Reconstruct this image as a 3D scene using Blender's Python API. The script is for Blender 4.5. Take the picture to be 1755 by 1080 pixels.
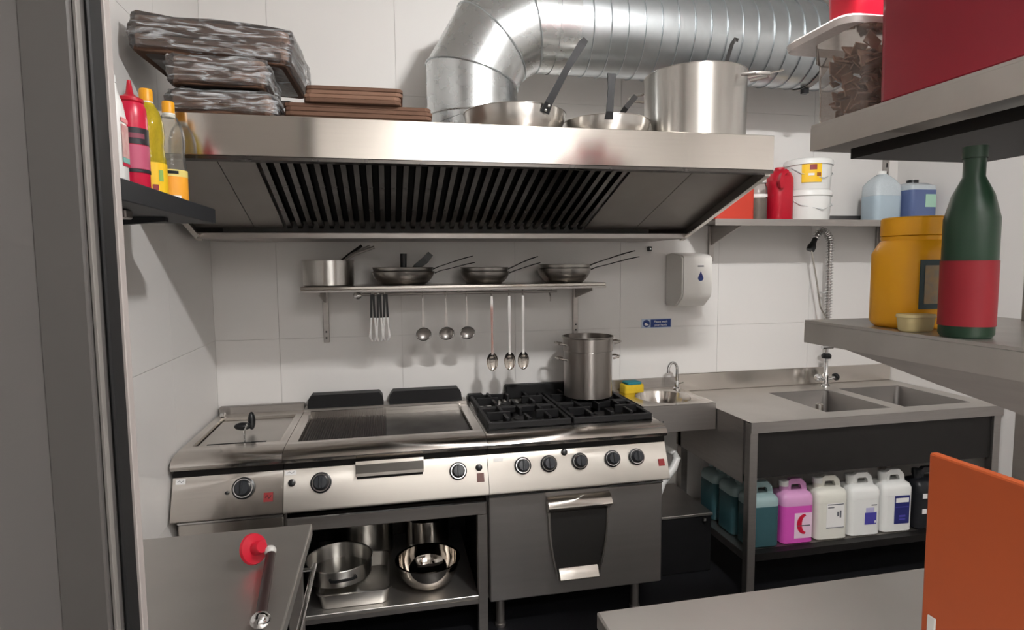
import bpy, bmesh, math, random
from mathutils import Vector, Matrix, noise
random.seed(7)
PI = math.pi
S = bpy.context.scene
COL = S.collection
for o in list(bpy.data.objects): bpy.data.objects.remove(o)

# ------------------------------------------------------------------ camera
CAM = dict(x=.811, y=-3.115, z=1.579, yaw=math.radians(11.942), pitch=math.radians(4.783), roll=math.radians(-.502), f=1027.18)
def cam_axes():
    cy, sy, cp, sp = math.cos(CAM['yaw']), math.sin(CAM['yaw']), math.cos(CAM['pitch']), math.sin(CAM['pitch'])
    f = Vector((sy*cp, cy*cp, -sp)); r = Vector((cy, -sy, 0)); u = r.cross(f)
    cr, sr = math.cos(CAM['roll']), math.sin(CAM['roll'])
    return cr*r+sr*u, -sr*r+cr*u, f
cr_, cu_, cf_ = cam_axes()
cd = bpy.data.cameras.new('camera'); cam = bpy.data.objects.new('camera', cd); COL.objects.link(cam)
cd.sensor_fit = 'HORIZONTAL'; cd.sensor_width = 36; cd.lens = 36*CAM['f']/1755; cd.clip_start = .02
m = Matrix((cr_, cu_, -cf_)).transposed().to_4x4(); m.translation = (CAM['x'], CAM['y'], CAM['z'])
cam.matrix_world = m
S.camera = cam
# ------------------------------------------------------------------ world, exposure
w = bpy.data.worlds.new('world'); S.world = w; w.use_nodes = True
w.node_tree.nodes['Background'].inputs[0].default_value = (.9, .95, 1, 1)
w.node_tree.nodes['Background'].inputs[1].default_value = .05
vs = S.view_settings; vs.view_transform = 'Standard'; vs.look = 'None'; vs.gamma = 1; vs.use_curve_mapping = False
vs.exposure = 0.0
LAMP_MAIN, FILL_REAR = 1090, 19
LAMP_COLOR = (1, .99, .98)

# ------------------------------------------------------------------ materials
def lin(c):
    if isinstance(c, str):
        c = tuple(int(c[i:i+2], 16)/255 for i in (0, 2, 4))
        c = tuple(x/12.92 if x <= .04045 else ((x+.055)/1.055)**2.4 for x in c)
    return (c[0], c[1], c[2], 1)
MATS = {}
def mat(name, col, rough=.5, metal=0, var=.06, scale=12, bump=0, stretch=(1, 1, 1), aniso=0, trans=0, alpha=1, emit=None, spec=.5, rvar=0, ior=1.45, col2=None):
    if name in MATS: return MATS[name]
    m = bpy.data.materials.new(name); m.use_nodes = True; MATS[name] = m
    nt = m.node_tree; N = nt.nodes; L = nt.links; b = N['Principled BSDF']
    c = lin(col)
    b.inputs['Roughness'].default_value = rough; b.inputs['Metallic'].default_value = metal
    b.inputs['Specular IOR Level'].default_value = spec; b.inputs['IOR'].default_value = ior
    b.inputs['Transmission Weight'].default_value = trans; b.inputs['Alpha'].default_value = alpha
    b.inputs['Base Color'].default_value = c
    if emit: b.inputs['Emission Color'].default_value = c; b.inputs['Emission Strength'].default_value = emit
    tc = N.new('ShaderNodeTexCoord'); mp = N.new('ShaderNodeMapping'); mp.inputs['Scale'].default_value = stretch
    nz = N.new('ShaderNodeTexNoise'); nz.inputs['Scale'].default_value = scale; nz.inputs['Detail'].default_value = 4
    L.new(tc.outputs['Object'], mp.inputs[0]); L.new(mp.outputs[0], nz.inputs['Vector'])
    if var or col2:
        mx = N.new('ShaderNodeMix'); mx.data_type = 'RGBA'
        d = lin(col2) if col2 else tuple(x*(1-2*var) for x in c[:3])+(1,)
        mx.inputs[6].default_value = c; mx.inputs[7].default_value = d
        L.new(nz.outputs['Fac'], mx.inputs[0]); L.new(mx.outputs[2], b.inputs['Base Color'])
    if rvar:
        mr = N.new('ShaderNodeMapRange'); mr.inputs[3].default_value = max(.03, rough-rvar); mr.inputs[4].default_value = rough+rvar
        L.new(nz.outputs['Fac'], mr.inputs[0]); L.new(mr.outputs[0], b.inputs['Roughness'])
    if bump:
        bp = N.new('ShaderNodeBump'); bp.inputs['Strength'].default_value = bump; bp.inputs['Distance'].default_value = .002
        L.new(nz.outputs['Fac'], bp.inputs['Height']); L.new(bp.outputs[0], b.inputs['Normal'])
    if aniso:
        tg = N.new('ShaderNodeTangent'); tg.direction_type = 'RADIAL'; tg.axis = 'Z'
        b.inputs['Anisotropic'].default_value = aniso; b.inputs['Anisotropic Rotation'].default_value = .25
        L.new(tg.outputs[0], b.inputs['Tangent'])
    return m
def clear_mat(name, tint, gloss=.12, rough=.08, milk=0, milkcol='ffffff'):
    """clear or milky plastic: tinted see-through, a share of haze, a glossy skin"""
    if name in MATS: return MATS[name]
    m = bpy.data.materials.new(name); m.use_nodes = True; MATS[name] = m
    nt = m.node_tree; N = nt.nodes; L = nt.links; N.remove(N['Principled BSDF']); out = N['Material Output']
    t = N.new('ShaderNodeBsdfTransparent'); t.inputs[0].default_value = lin(tint)
    g = N.new('ShaderNodeBsdfGlossy'); g.inputs['Roughness'].default_value = rough
    d = N.new('ShaderNodeBsdfDiffuse'); d.inputs[0].default_value = lin(milkcol)
    nz = N.new('ShaderNodeTexNoise'); nz.inputs['Scale'].default_value = 30
    mr = N.new('ShaderNodeMapRange'); mr.inputs[3].default_value = max(0, milk-.1); mr.inputs[4].default_value = min(1, milk+.1)
    if milk == 0: mr.inputs[4].default_value = .02
    L.new(nz.outputs['Fac'], mr.inputs[0])
    a = N.new('ShaderNodeMixShader'); L.new(mr.outputs[0], a.inputs[0]); L.new(t.outputs[0], a.inputs[1]); L.new(d.outputs[0], a.inputs[2])
    fr = N.new('ShaderNodeLayerWeight'); fr.inputs[0].default_value = gloss
    c = N.new('ShaderNodeMixShader'); L.new(fr.outputs['Fresnel'], c.inputs[0]); L.new(a.outputs[0], c.inputs[1]); L.new(g.outputs[0], c.inputs[2])
    L.new(c.outputs[0], out.inputs[0])
    return m

WALLM = mat('wall_cladding', 'dcd9d6', .38, var=.015, scale=3)
GROUT = mat('cladding_joint', 'c6c2be', .7)
PLASTER = mat('plaster', 'e2dfdb', .8, var=.03, scale=5)
FLOORM = mat('black_vinyl', '1d1d20', .45, var=.25, scale=180, bump=.15)
STEEL = mat('brushed_steel', 'dad4cd', .2, 1, var=.04, scale=9, stretch=(1, 1, 40), aniso=.95, rvar=.04)
STEELP = mat('panel_steel', 'e0dad2', .36, 1, var=.02, scale=6, stretch=(1, 1, 30), aniso=.55, rvar=.03)
STEELD = mat('dull_steel', 'b4afab', .42, 1, var=.08, scale=7, stretch=(1, 1, 12), rvar=.06)
STEELT = mat('worktop_steel', 'd8d4cf', .42, 1, var=.1, scale=4, rvar=.07)
STEELG = mat('gantry_steel', 'cbc7c2', .4, 1, var=.12, scale=10, rvar=.08)
FILTM = mat('filter_steel', '716d6a', .25, 1, var=.3, scale=14, rvar=.1)
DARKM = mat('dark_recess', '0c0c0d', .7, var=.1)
DARKSTEEL = mat('dark_steel', '2a2827', .5, .6, var=.2)  # plain dark steel tone for recesses, inner sheets, lips and handles
GALV = mat('galvanised', 'dde1e2', .27, 1, var=.05, scale=18, rvar=.06)
GALVS = mat('galvanised_spiral', 'd3d9dc', .34, 1, var=.12, scale=14, rvar=.06)
ALU = mat('aluminium', 'dcd9d4', .3, 1, var=.06, scale=10, aniso=.9, rvar=.05)
ALUD = mat('worn_aluminium', 'bdb9b4', .33, 1, var=.15, scale=12, rvar=.08)
CHROME = mat('chrome', 'dcdcdc', .08, 1, var=.02)
POLISH = mat('polished_steel', 'cfc8c0', .06, 1, var=.03)
IRON = mat('cast_iron', '141315', .55, .2, var=.3, scale=60, bump=.2)
BLACKP = mat('black_plastic', '18191b', .35, var=.1)
BLACKS = mat('black_shelf', '26272a', .55, var=.15, scale=20)
GREYK = mat('knob_grey', '2b2d31', .3, var=.05)
PLATE = mat('griddle_plate', '4b4744', .42, .9, var=.25, scale=8, rvar=.1)
RIBM = mat('ribbed_plate', '57504d', .45, .9, var=.2, scale=15)
CARD = mat('cardboard', '7c5d4b', .85, var=.12, scale=25, bump=.1)
CARD2 = mat('cardboard_dark', '634737', .85, var=.15, scale=25, bump=.1)
WHITEP = mat('white_plastic', 'e4e4e1', .35, var=.02)
IVORY = mat('ivory_plastic', 'dcdad0', .42, var=.03)
REDP = mat('red_plastic', 'b3142a', .35, var=.06)
REDSIGN = mat('badge_red', '8e2a2c', .5)
CRIM = mat('crimson_box', '9c1c30', .3, var=.08, scale=5)
PINKR = mat('sauce_red', 'c5183c', .3, var=.05)
YEL = mat('mustard_plastic', 'eaa614', .4, var=.06)
YELC = mat('cap_yellow', 'eda51c', .4)
BLUE = mat('sign_blue', '1d3a7c', .45)
NAVY = mat('label_navy', '23286b', .5)
PURP = mat('label_purple', '4a45a0', .5)
WHITEL = mat('label_white', 'e8e6e4', .55, var=.02)
GREYL = mat('print_grey', '5d5f66', .6)
ORANGE = mat('orange_board', 'c0582a', .5, var=.06)
GREENP = mat('bottle_green', '1d3a28', .35)
TEAL = mat('teal_liquid', '3a5c62', .25, var=.15, scale=6)
TEALT = mat('teal_shell', '93abac', .3, var=.1)
PINK = mat('pink_liquid', 'd455b5', .28, var=.06)
PINKT = mat('pink_shell', 'd39ac6', .3, var=.06)
SPONGE = mat('sponge_yellow', 'dcb92c', .9, var=.1, scale=60, bump=.3)
TEALS = mat('sponge_teal', '2c7f8a', .9, var=.1, scale=60, bump=.3)
OLIVE = mat('olive_pickle', '53452f', .4, var=.3, scale=30)
FILM = clear_mat('stretch_film', 'ffffff', .34, .22, .16, 'eceef0')
_n = FILM.node_tree.nodes; _l = FILM.node_tree.links
_tc = _n.new('ShaderNodeTexCoord'); _mp = _n.new('ShaderNodeMapping'); _mp.inputs['Scale'].default_value = (3, 3, 16); _mp.inputs['Rotation'].default_value = (.3, .5, .2)
_nz = _n.new('ShaderNodeTexNoise'); _nz.inputs['Scale'].default_value = 4; _nz.inputs['Detail'].default_value = 6; _nz.inputs['Distortion'].default_value = 1.2
_l.new(_tc.outputs['Object'], _mp.inputs[0]); _l.new(_mp.outputs[0], _nz.inputs['Vector'])
_bp = _n.new('ShaderNodeBump'); _bp.inputs['Strength'].default_value = .9; _bp.inputs['Distance'].default_value = .012; _l.new(_nz.outputs['Fac'], _bp.inputs['Height'])
for _x in _n:
    if _x.type == 'BSDF_GLOSSY': _l.new(_bp.outputs[0], _x.inputs['Normal'])
    if _x.type == 'MAP_RANGE':
        _x.inputs[1].default_value = .48; _x.inputs[2].default_value = .72; _x.inputs[3].default_value = .05; _x.inputs[4].default_value = .6; _l.new(_nz.outputs['Fac'], _x.inputs[0])
PETC = clear_mat('clear_bottle', 'f4f3ee', .2, .06, .1, 'e6e2d8')
OILY = clear_mat('oil_bottle', 'e8d25a', .2, .06, .45, 'd9c33a')
TUBC = clear_mat('clear_tub', 'f3efec', .14, .1, .12, 'e8e0dc')
MILKY = clear_mat('milky_jug', 'e8eef0', .2, .2, .72, 'd4dde2')
BLUEJ = clear_mat('blue_fluid', '6f83b0', .2, .12, .75, '5d6f9c')
LIDW = clear_mat('white_lid', 'f5efeb', .2, .25, .75, 'e6dedb')

# ------------------------------------------------------------------ geometry helpers
def obj(name, bm, m, parent=None, loc=None, rot=None, smooth=False, kind=None):
    bmesh.ops.recalc_face_normals(bm, faces=bm.faces)
    me = bpy.data.meshes.new(name); bm.to_mesh(me); bm.free()
    me.materials.append(m)
    if smooth:
        for p in me.polygons: p.use_smooth = True
        try: me.set_sharp_from_angle(angle=math.radians(42))
        except Exception: pass
    return link(name, me, parent, loc, rot, kind)
def link(name, me, parent=None, loc=None, rot=None, kind=None):
    o = bpy.data.objects.new(name, me); COL.objects.link(o)
    if parent: o.parent = parent
    if loc: o.location = loc
    if rot: o.rotation_euler = rot
    if kind: o['kind'] = kind
    return o
def tag(o, label, cat, group=None):
    o['label'] = label; o['category'] = cat
    if group: o['group'] = group
    return o
def thing(name, loc, label, cat, group=None, rz=0):
    o = bpy.data.objects.new(name, None); COL.objects.link(o); o.location = loc; o.rotation_euler = (0, 0, rz)
    o.empty_display_size = .05
    return tag(o, label, cat, group)
def copy_tree(o, parent=None):
    c = o.copy(); COL.objects.link(c)
    if parent: c.parent = parent
    for ch in o.children: copy_tree(ch, c)
    return c
def B(): return bmesh.new()
def face(bm, vs_):
    try: return bm.faces.new(vs_)
    except ValueError: return None
def box(bm, x0, x1, y0, y1, z0, z1, bev=0, seg=1):
    x0, x1 = sorted((x0, x1)); y0, y1 = sorted((y0, y1)); z0, z1 = sorted((z0, z1))
    v = [bm.verts.new(p) for p in ((x0,y0,z0),(x1,y0,z0),(x1,y1,z0),(x0,y1,z0),(x0,y0,z1),(x1,y0,z1),(x1,y1,z1),(x0,y1,z1))]
    fs = [face(bm, [v[i] for i in q]) for q in ((3,2,1,0),(4,5,6,7),(0,1,5,4),(1,2,6,5),(2,3,7,6),(3,0,4,7))]
    if bev:
        es = list({e for f in fs for e in f.edges})
        bmesh.ops.bevel(bm, geom=es, offset=bev, segments=seg, affect='EDGES', profile=.5)
    return bm
def bx(*a, **k): return box(B(), *a, **k)
def prism(bm, poly, axis, a, b):
    """poly of 2-D points extruded along axis: x -> (y,z), y -> (x,z), z -> (x,y)"""
    def P(p, t):
        return {'x': (t, p[0], p[1]), 'y': (p[0], t, p[1]), 'z': (p[0], p[1], t)}[axis]
    A = [bm.verts.new(P(p, a)) for p in poly]; Bv = [bm.verts.new(P(p, b)) for p in poly]
    n = len(poly)
    for i in range(n): face(bm, [A[i], A[(i+1) % n], Bv[(i+1) % n], Bv[i]])
    face(bm, A); face(bm, Bv[::-1])
    return bm
def lathe(bm, prof, seg=32, c=(0, 0), close=False):
    """profile of (r,z) turned round a vertical axis"""
    rings = []
    for r, z in prof:
        if r < 1e-6: rings.append([bm.verts.new((c[0], c[1], z))])
        else: rings.append([bm.verts.new((c[0]+r*math.cos(2*PI*i/seg), c[1]+r*math.sin(2*PI*i/seg), z)) for i in range(seg)])
    pairs = list(zip(rings, rings[1:]))
    if close: pairs.append((rings[-1], rings[0]))
    for a, b in pairs:
        for i in range(seg):
            j = (i+1) % seg
            if len(a) == 1 and len(b) == 1: continue
            if len(a) == 1: face(bm, [a[0], b[j], b[i]])
            elif len(b) == 1: face(bm, [a[i], a[j], b[0]])
            else: face(bm, [a[i], a[j], b[j], b[i]])
    return bm
def circ(r, n=8, r2=None): return [(r*math.cos(2*PI*i/n), (r2 or r)*math.sin(2*PI*i/n)) for i in range(n)]
def rect(w_, h): return [(-w_/2, -h/2), (w_/2, -h/2), (w_/2, h/2), (-w_/2, h/2)]
def sweep(bm, pts, sec, up=(0, 0, 1), scale=None, closed=False):
    pts = [Vector(p) for p in pts]; up = Vector(up); rings = []; n = len(pts)
    for i, p in enumerate(pts):
        a = pts[i-1] if (i or closed) else p; b = pts[(i+1) % n] if (i < n-1 or closed) else p
        t = (b-a).normalized(); s = t.cross(up)
        if s.length < 1e-4: s = t.cross(Vector((1, 0, 0)))
        s.normalize(); u = s.cross(t)
        k = scale[i] if scale else 1
        rings.append([bm.verts.new(p+s*x*k+u*y*k) for x, y in sec])
    ns = len(sec)
    for i in range(n if closed else n-1):
        a, b = rings[i], rings[(i+1) % n]
        for j in range(ns): face(bm, [a[j], a[(j+1) % ns], b[(j+1) % ns], b[j]])
    if not closed: face(bm, rings[0][::-1]); face(bm, rings[-1])
    return bm
def tube(bm, pts, r, n=8, **k): return sweep(bm, pts, circ(r, n), **k)
def tb(pts, r, n=8, **k): return tube(B(), pts, r, n, **k)
def rr(w_, d, r, n=4, cx=0, cy=0):
    out = []
    for qx, qy, a0 in ((1, 1, 0), (-1, 1, 90), (-1, -1, 180), (1, -1, 270)):
        for i in range(n+1):
            a = math.radians(a0+90*i/n)
            out.append((cx+qx*(w_/2-r)+r*math.cos(a), cy+qy*(d/2-r)+r*math.sin(a)))
    return out
def loft(bm, secs, caps=True):
    """secs: list of (z, polygon)"""
    rings = [[bm.verts.new((x, y, z)) for x, y in poly] for z, poly in secs]
    n = len(rings[0])
    for a, b in zip(rings, rings[1:]):
        for j in range(n): face(bm, [a[j], a[(j+1) % n], b[(j+1) % n], b[j]])
    if caps: face(bm, rings[0][::-1]); face(bm, rings[-1])
    return bm
def ball(bm, c, rx, ry, rz, u=12, v=8):
    n0 = len(bm.verts)
    r = bmesh.ops.create_uvsphere(bm, u_segments=u, v_segments=v, radius=1)
    for q in r['verts']: q.co = Vector((c[0]+q.co.x*rx, c[1]+q.co.y*ry, c[2]+q.co.z*rz))
    return bm
def arc(c, r, a0, a1, n, plane='xz', off=0):
    out = []
    for i in range(n+1):
        a = math.radians(a0+(a1-a0)*i/n); p, q = r*math.cos(a), r*math.sin(a)
        out.append({'xz': (c[0]+p, c[1], c[2]+q), 'xy': (c[0]+p, c[1]+q, c[2]), 'yz': (c[0], c[1]+p, c[2]+q)}[plane])
    return out
def text(name, body, size, m, parent, loc, rot=(PI/2, 0, 0)):
    c = bpy.data.curves.new(name, 'FONT'); c.body = body; c.size = size; c.align_x = 'CENTER'; c.align_y = 'CENTER'; c.extrude = .0004; c.resolution_u = 2
    t = bpy.data.objects.new(name, c); COL.objects.link(t)
    dg = bpy.context.evaluated_depsgraph_get(); me = bpy.data.meshes.new_from_object(t.evaluated_get(dg))
    bpy.data.objects.remove(t); me.materials.clear(); me.materials.append(m)
    return link(name, me, parent, loc, rot)
def struct(name, bm, m, **k): return obj(name, bm, m, kind='structure', **k)

# ------------------------------------------------------------------ room
X1, Y0, ZC = 3.86, -4.7, 3.05
struct('floor', bx(-.12, X1+.12, Y0-.1, .12, -.1, 0), FLOORM)
struct('ceiling', bx(-.12, X1+.12, Y0-.1, .12, ZC, ZC+.1), PLASTER)
wb = struct('wall_back', bx(-.12, X1+.12, .004, .12, 0, ZC), GROUT)
wl = struct('wall_left', bx(-.12, -.004, Y0, .004, 0, ZC), GROUT)
struct('wall_right', bx(X1, X1+.12, Y0, .004, 0, ZC), WALLM)
struct('wall_front', bx(-.12, X1+.12, Y0-.1, Y0, 0, ZC), PLASTER)
G = .0007
xs = [0] + [.295+.596*i for i in range(6)] + [X1]
zs = [0, .624, 1.224, 1.824, 2.424, ZC]
for i in range(len(xs)-1):
    for j in range(len(zs)-1):
        obj('tile', bx(xs[i]+G, xs[i+1]-G, 0, .0035, zs[j]+G, zs[j+1]-G), WALLM, wb)
ys = [0, -.596, -1.192, -1.788, -2.25]
for i in range(len(ys)-1):
    for j in range(len(zs)-1):
        obj('tile', bx(-.0035, 0, ys[i+1]+G, ys[i]-G, zs[j]+G, zs[j+1]-G), WALLM, wl)
# doorway jamb close to the camera on the left
GREYJ = mat('jamb_grey', '666361', .45, var=.06, scale=3)
struct('wall_partition', bx(0, .4245, -2.33, -2.25, 0, ZC), WALLM)
dj = struct('door_1', bx(.425, .476, -2.34, -2.25, 0, ZC, bev=.002), mat('jamb_dark_grey', '504d4b', .5, var=.05))
obj('frame_panel', bx(.002, .4245, -2.336, -2.3305, 0, ZC), GREYJ, dj)
obj('frame_rib', bx(.4765, .481, -2.332, -2.322, 0, ZC, bev=.001), mat('jamb_light', '77736f', .4), dj)
obj('gasket', bx(.4765, .4815, -2.303, -2.2675, 0, ZC, bev=.002), mat('rubber_black', '0b0b0c', .6), dj)
obj('trim_strip', bx(.4765, .484, -2.2665, -2.25, 0, ZC, bev=.001), mat('jamb_pale', 'a59d99', .45), dj)

# ------------------------------------------------------------------ ceiling lamp and added rear fill panel
def lamp(x, y, length, power, label):
    """bare tube batten: the tube itself is what shines"""
    t = thing('ceiling_light', (x, y, ZC), label, 'ceiling light')
    obj('housing', bx(-length/2-.04, length/2+.04, -.03, .03, -.035, -.0005, bev=.004), WHITEP, t)
    for s_ in (-1, 1): obj('tube_holder', bx(s_*(length/2+.005), s_*(length/2+.03), -.02, .02, -.115, -.0355, bev=.003), WHITEP, t)
    tm = mat('tube_glow_%d' % power, LAMP_COLOR, .5, emit=power, var=0)
    obj('tube', tb([(-length/2, 0, -.08), (length/2, 0, -.08)], .03, 14), tm, t, smooth=True)
lamp(1.85, -2.46, .22, LAMP_MAIN, 'bright short tube light on the ceiling above the middle of the kitchen')
t = thing('ceiling_light', (1.7, -4.2, ZC), 'unseen fill light panel added on the ceiling behind the camera', 'ceiling light')  # out-of-view panel added to fill the room with soft light
obj('housing', bx(-.63, .63, -.33, .33, -.03, -.0005, bev=.004), WHITEP, t)
obj('fill_panel', bx(-.6, .6, -.3, .3, -.036, -.0305), mat('fill_glow', LAMP_COLOR, .5, emit=FILL_REAR, var=0), t)

# ------------------------------------------------------------------ extraction hood
HX0, HX1, HF = .053, 2.253, -1.078
hood = thing('extractor_hood', (0, 0, 0), 'long stainless steel extractor hood above the cooking range', 'extractor hood')
def hz(y): return 1.92+(y-HF)/(-.395-HF)*(1.697-1.92)
b = B(); box(b, HX0, HX1, HF, HF+.012, 1.925, 2.053, bev=.002); obj('front_panel', b, mat('hood_steel', 'e0dad3', .15, 1, var=.03, scale=7, stretch=(1, 1, 30), aniso=.55, rvar=.02), hood)
obj('front_lip', bx(HX0, HX1, HF+.001, HF+.05, 1.914, 1.9245), FILTM, hood)
obj('top_panel', bx(HX0, HX1, HF+.013, -.005, 2.038, 2.052), STEEL, hood)
side = [(HF+.013, 2.037), (-.005, 2.037), (-.005, 1.70), (-.395, 1.70), (HF+.013, 1.925)]
obj('side_panel', prism(B(), side, 'x', HX0, HX0+.008), STEELD, hood)
obj('side_panel', prism(B(), side, 'x', HX1-.008, HX1), STEELD, hood)
for xa in (HX0, HX1-.022):
    obj('edge_flange', prism(B(), [(HF+.02, 1.9135), (HF+.02, 1.906), (-.39, 1.69), (-.39, 1.6985)], 'x', xa, xa+.022), STEEL, hood)
obj('rear_plenum', bx(HX0+.009, HX1-.009, -.385, -.006, 1.70, 1.72), STEELD, hood)
obj('grease_gutter', bx(HX0+.009, HX1-.009, -.43, -.3855, 1.697, 1.724, bev=.003), STEELD, hood)
P0, P1 = Vector((0, -1.03, 1.945)), Vector((0, -.43, 1.742))
def slope_plate(name, x0, x1, m, lift=0, th=.006):
    d = (P1-P0).normalized(); n = Vector((0, -d.z, d.y)); 
    if n.z < 0: n = -n
    a, c_ = P0+n*lift, P1+n*lift
    poly = [(a.y, a.z), (c_.y, c_.z), (c_.y+n.y*th, c_.z+n.z*th), (a.y+n.y*th, a.z+n.z*th)]
    return obj(name, prism(B(), poly, 'x', x0, x1), m, hood)
FX0, FX1 = .405, 1.725
for x0, x1 in ((HX0+.01, .285), (.288, FX0-.002), (FX1+.002, 1.975), (1.978, HX1-.01)): slope_plate('blank_panel', x0, x1, mat('blank_steel', '96918d', .42, 1, var=.1, scale=5, rvar=.06))
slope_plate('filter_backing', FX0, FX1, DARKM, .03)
nb = 31; st = (FX1-FX0)/nb
bb = B(); n_ = Vector((0, .32, .947))
prof = [(-.014, 0), (-.010, -.006), (.010, -.006), (.014, 0), (.010, 0), (.008, -.003), (-.008, -.003), (-.010, 0)]
for (x, z) in (): pass
def baffle_mesh():
    bm = B(); d = (P1-P0).normalized()
    sweep(bm, [P0+n_*.004, P1+n_*.004], [(-.013, .012), (-.009, -.006), (.009, -.006), (.013, .012), (.010, .012), (.006, -.002), (-.006, -.002), (-.010, .012)], up=n_)
    return bm
o0 = obj('baffle', baffle_mesh(), FILTM, hood, loc=(FX0+st/2, 0, 0))
for i in range(1, nb): link('baffle', o0.data, hood, (FX0+st*(i+.5), 0, 0))
for x in (FX0+st*10.33, FX0+st*20.66):
    pass
obj('filter_rail', bx(FX0, FX1, -1.036, -1.024, 1.93, 1.944), STEELD, hood)

# ------------------------------------------------------------------ ventilation duct
DX, DY, DR, CX, CZ = 1.21, -.42, .2, 1.545, 2.31
R_ = CX-DX
duct = thing('ventilation_duct', (DX, DY, 2.0525), 'large galvanised ventilation duct bending right from the hood top', 'duct')
def W2(p): return (p[0]-DX, p[1]-DY, p[2]-2.0525)
def mitre_ring(bm, ang, rad=DR, n=40):
    """ring of the duct on the mitre plane at this angle about the bend centre"""
    a = math.radians(ang); e = Vector((-math.cos(a), 0, math.sin(a))); vs_ = []
    return a, e
def bend_seg(a0, a1, rad=DR, n=40):
    bm = B(); rings = []; mid = math.radians((a0+a1)/2)
    # cylinder along the chord direction, cut by the two planes through the bend centre
    e = Vector((-math.cos(mid), 0, math.sin(mid)))   # from centre outwards
    t = Vector((math.sin(mid), 0, math.cos(mid)))    # travel direction
    c = Vector((CX, DY, CZ))
    k = R_                                           # apothem of the segment axis
    for ang in (a0, a1):
        dlt = math.radians(ang)-mid; ring = []
        for i in range(n):
            u = rad*math.cos(2*PI*i/n); v = rad*math.sin(2*PI*i/n)
            p = c+e*(k+u)+Vector((0, v, 0))
            s = (k+u)*math.tan(dlt)
            ring.append(bm.verts.new(W2(p+t*s)))
        rings.append(ring)
    for i in range(n): face(bm, [rings[0][i], rings[0][(i+1) % n], rings[1][(i+1) % n], rings[1][i]])
    return bm
def seam(ang, mid, name='seam'):
    md = math.radians(mid); e = Vector((-math.cos(md), 0, math.sin(md))); t = Vector((math.sin(md), 0, math.cos(md))); c = Vector((CX, DY, CZ)); pts = []
    for i in range(40):
        u = (DR+.001)*math.cos(2*PI*i/40); v = (DR+.001)*math.sin(2*PI*i/40)
        pts.append(W2(c+e*(R_+u)+Vector((0, v, 0))+t*(R_+u)*math.tan(math.radians(ang)-md)))
    obj(name, sweep(B(), pts, circ(.004, 6), up=(t.x, t.y, t.z), closed=True), GALVS, duct, smooth=True)
b = B(); lathe(b, [(DR+.012, 0), (DR+.012, .004), (DR-.002, .006), (DR-.002, CZ-2.0525-.02)], 40); obj('spigot', b, GALV, duct, smooth=True)
for zz in (.05, .09, .17):
    obj('spigot_bead', sweep(B(), [(DR*math.cos(2*PI*i/40), DR*math.sin(2*PI*i/40), zz) for i in range(40)], circ(.004, 6), closed=True), GALV, duct, smooth=True)
obj('elbow_section', bend_seg(-15, 15), GALV, duct, smooth=True)
obj('elbow_section', bend_seg(15, 45), GALV, duct, smooth=True)
obj('elbow_section', bend_seg(45, 75), GALV, duct, smooth=True)
obj('elbow_section', bend_seg(75, 105), GALV, duct, smooth=True)
seam(15, 0); seam(45, 30); seam(75, 60)
HZ = CZ+R_; XS = CX+.09
def xcyl(x0, x1, rad, n=40):
    bm = B(); rs = [[bm.verts.new(W2((x, DY+rad*math.cos(2*PI*i/n), HZ+rad*math.sin(2*PI*i/n)))) for i in range(n)] for x in (x0, x1)]
    for i in range(n): face(bm, [rs[0][i], rs[0][(i+1) % n], rs[1][(i+1) % n], rs[1][i]])
    return bm
obj('collar', xcyl(CX+.02, XS+.02, DR+.003), GALV, duct, smooth=True)
obj('spiral_pipe', xcyl(XS, X1-.002, DR), GALVS, duct, smooth=True)
pitch = .078; turns = (X1-.02-XS-.03)/pitch; pts = []
for i in range(int(turns*36)):
    a = 2*PI*i/36; pts.append(W2((XS+.03+pitch*i/36, DY+(DR+.001)*math.cos(a), HZ+(DR+.001)*math.sin(a))))
obj('spiral_seam', sweep(B(), pts, [(-.006, 0), (-.003, .004), (.003, .004), (.006, 0)], up=(1, 0, 0)), GALVS, duct, smooth=True)
obj('hanger_band', sweep(B(), [W2((2.88, DY+(DR+.005)*math.cos(2*PI*i/40), HZ+(DR+.005)*math.sin(2*PI*i/40))) for i in range(40)], rect(.003, .03), up=(1, 0, 0), closed=True), STEELD, duct)
obj('hanger_rod', tb([W2((2.88, DY, HZ+DR)), W2((2.88, DY, ZC))], .005), STEELD, duct)
obj('hanger_bolt', bx(2.865-DX, 2.895-DX, -.012, .012, HZ-DR-2.0525-.03, HZ-DR-2.0525-.006), BLACKP, duct)

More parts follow.
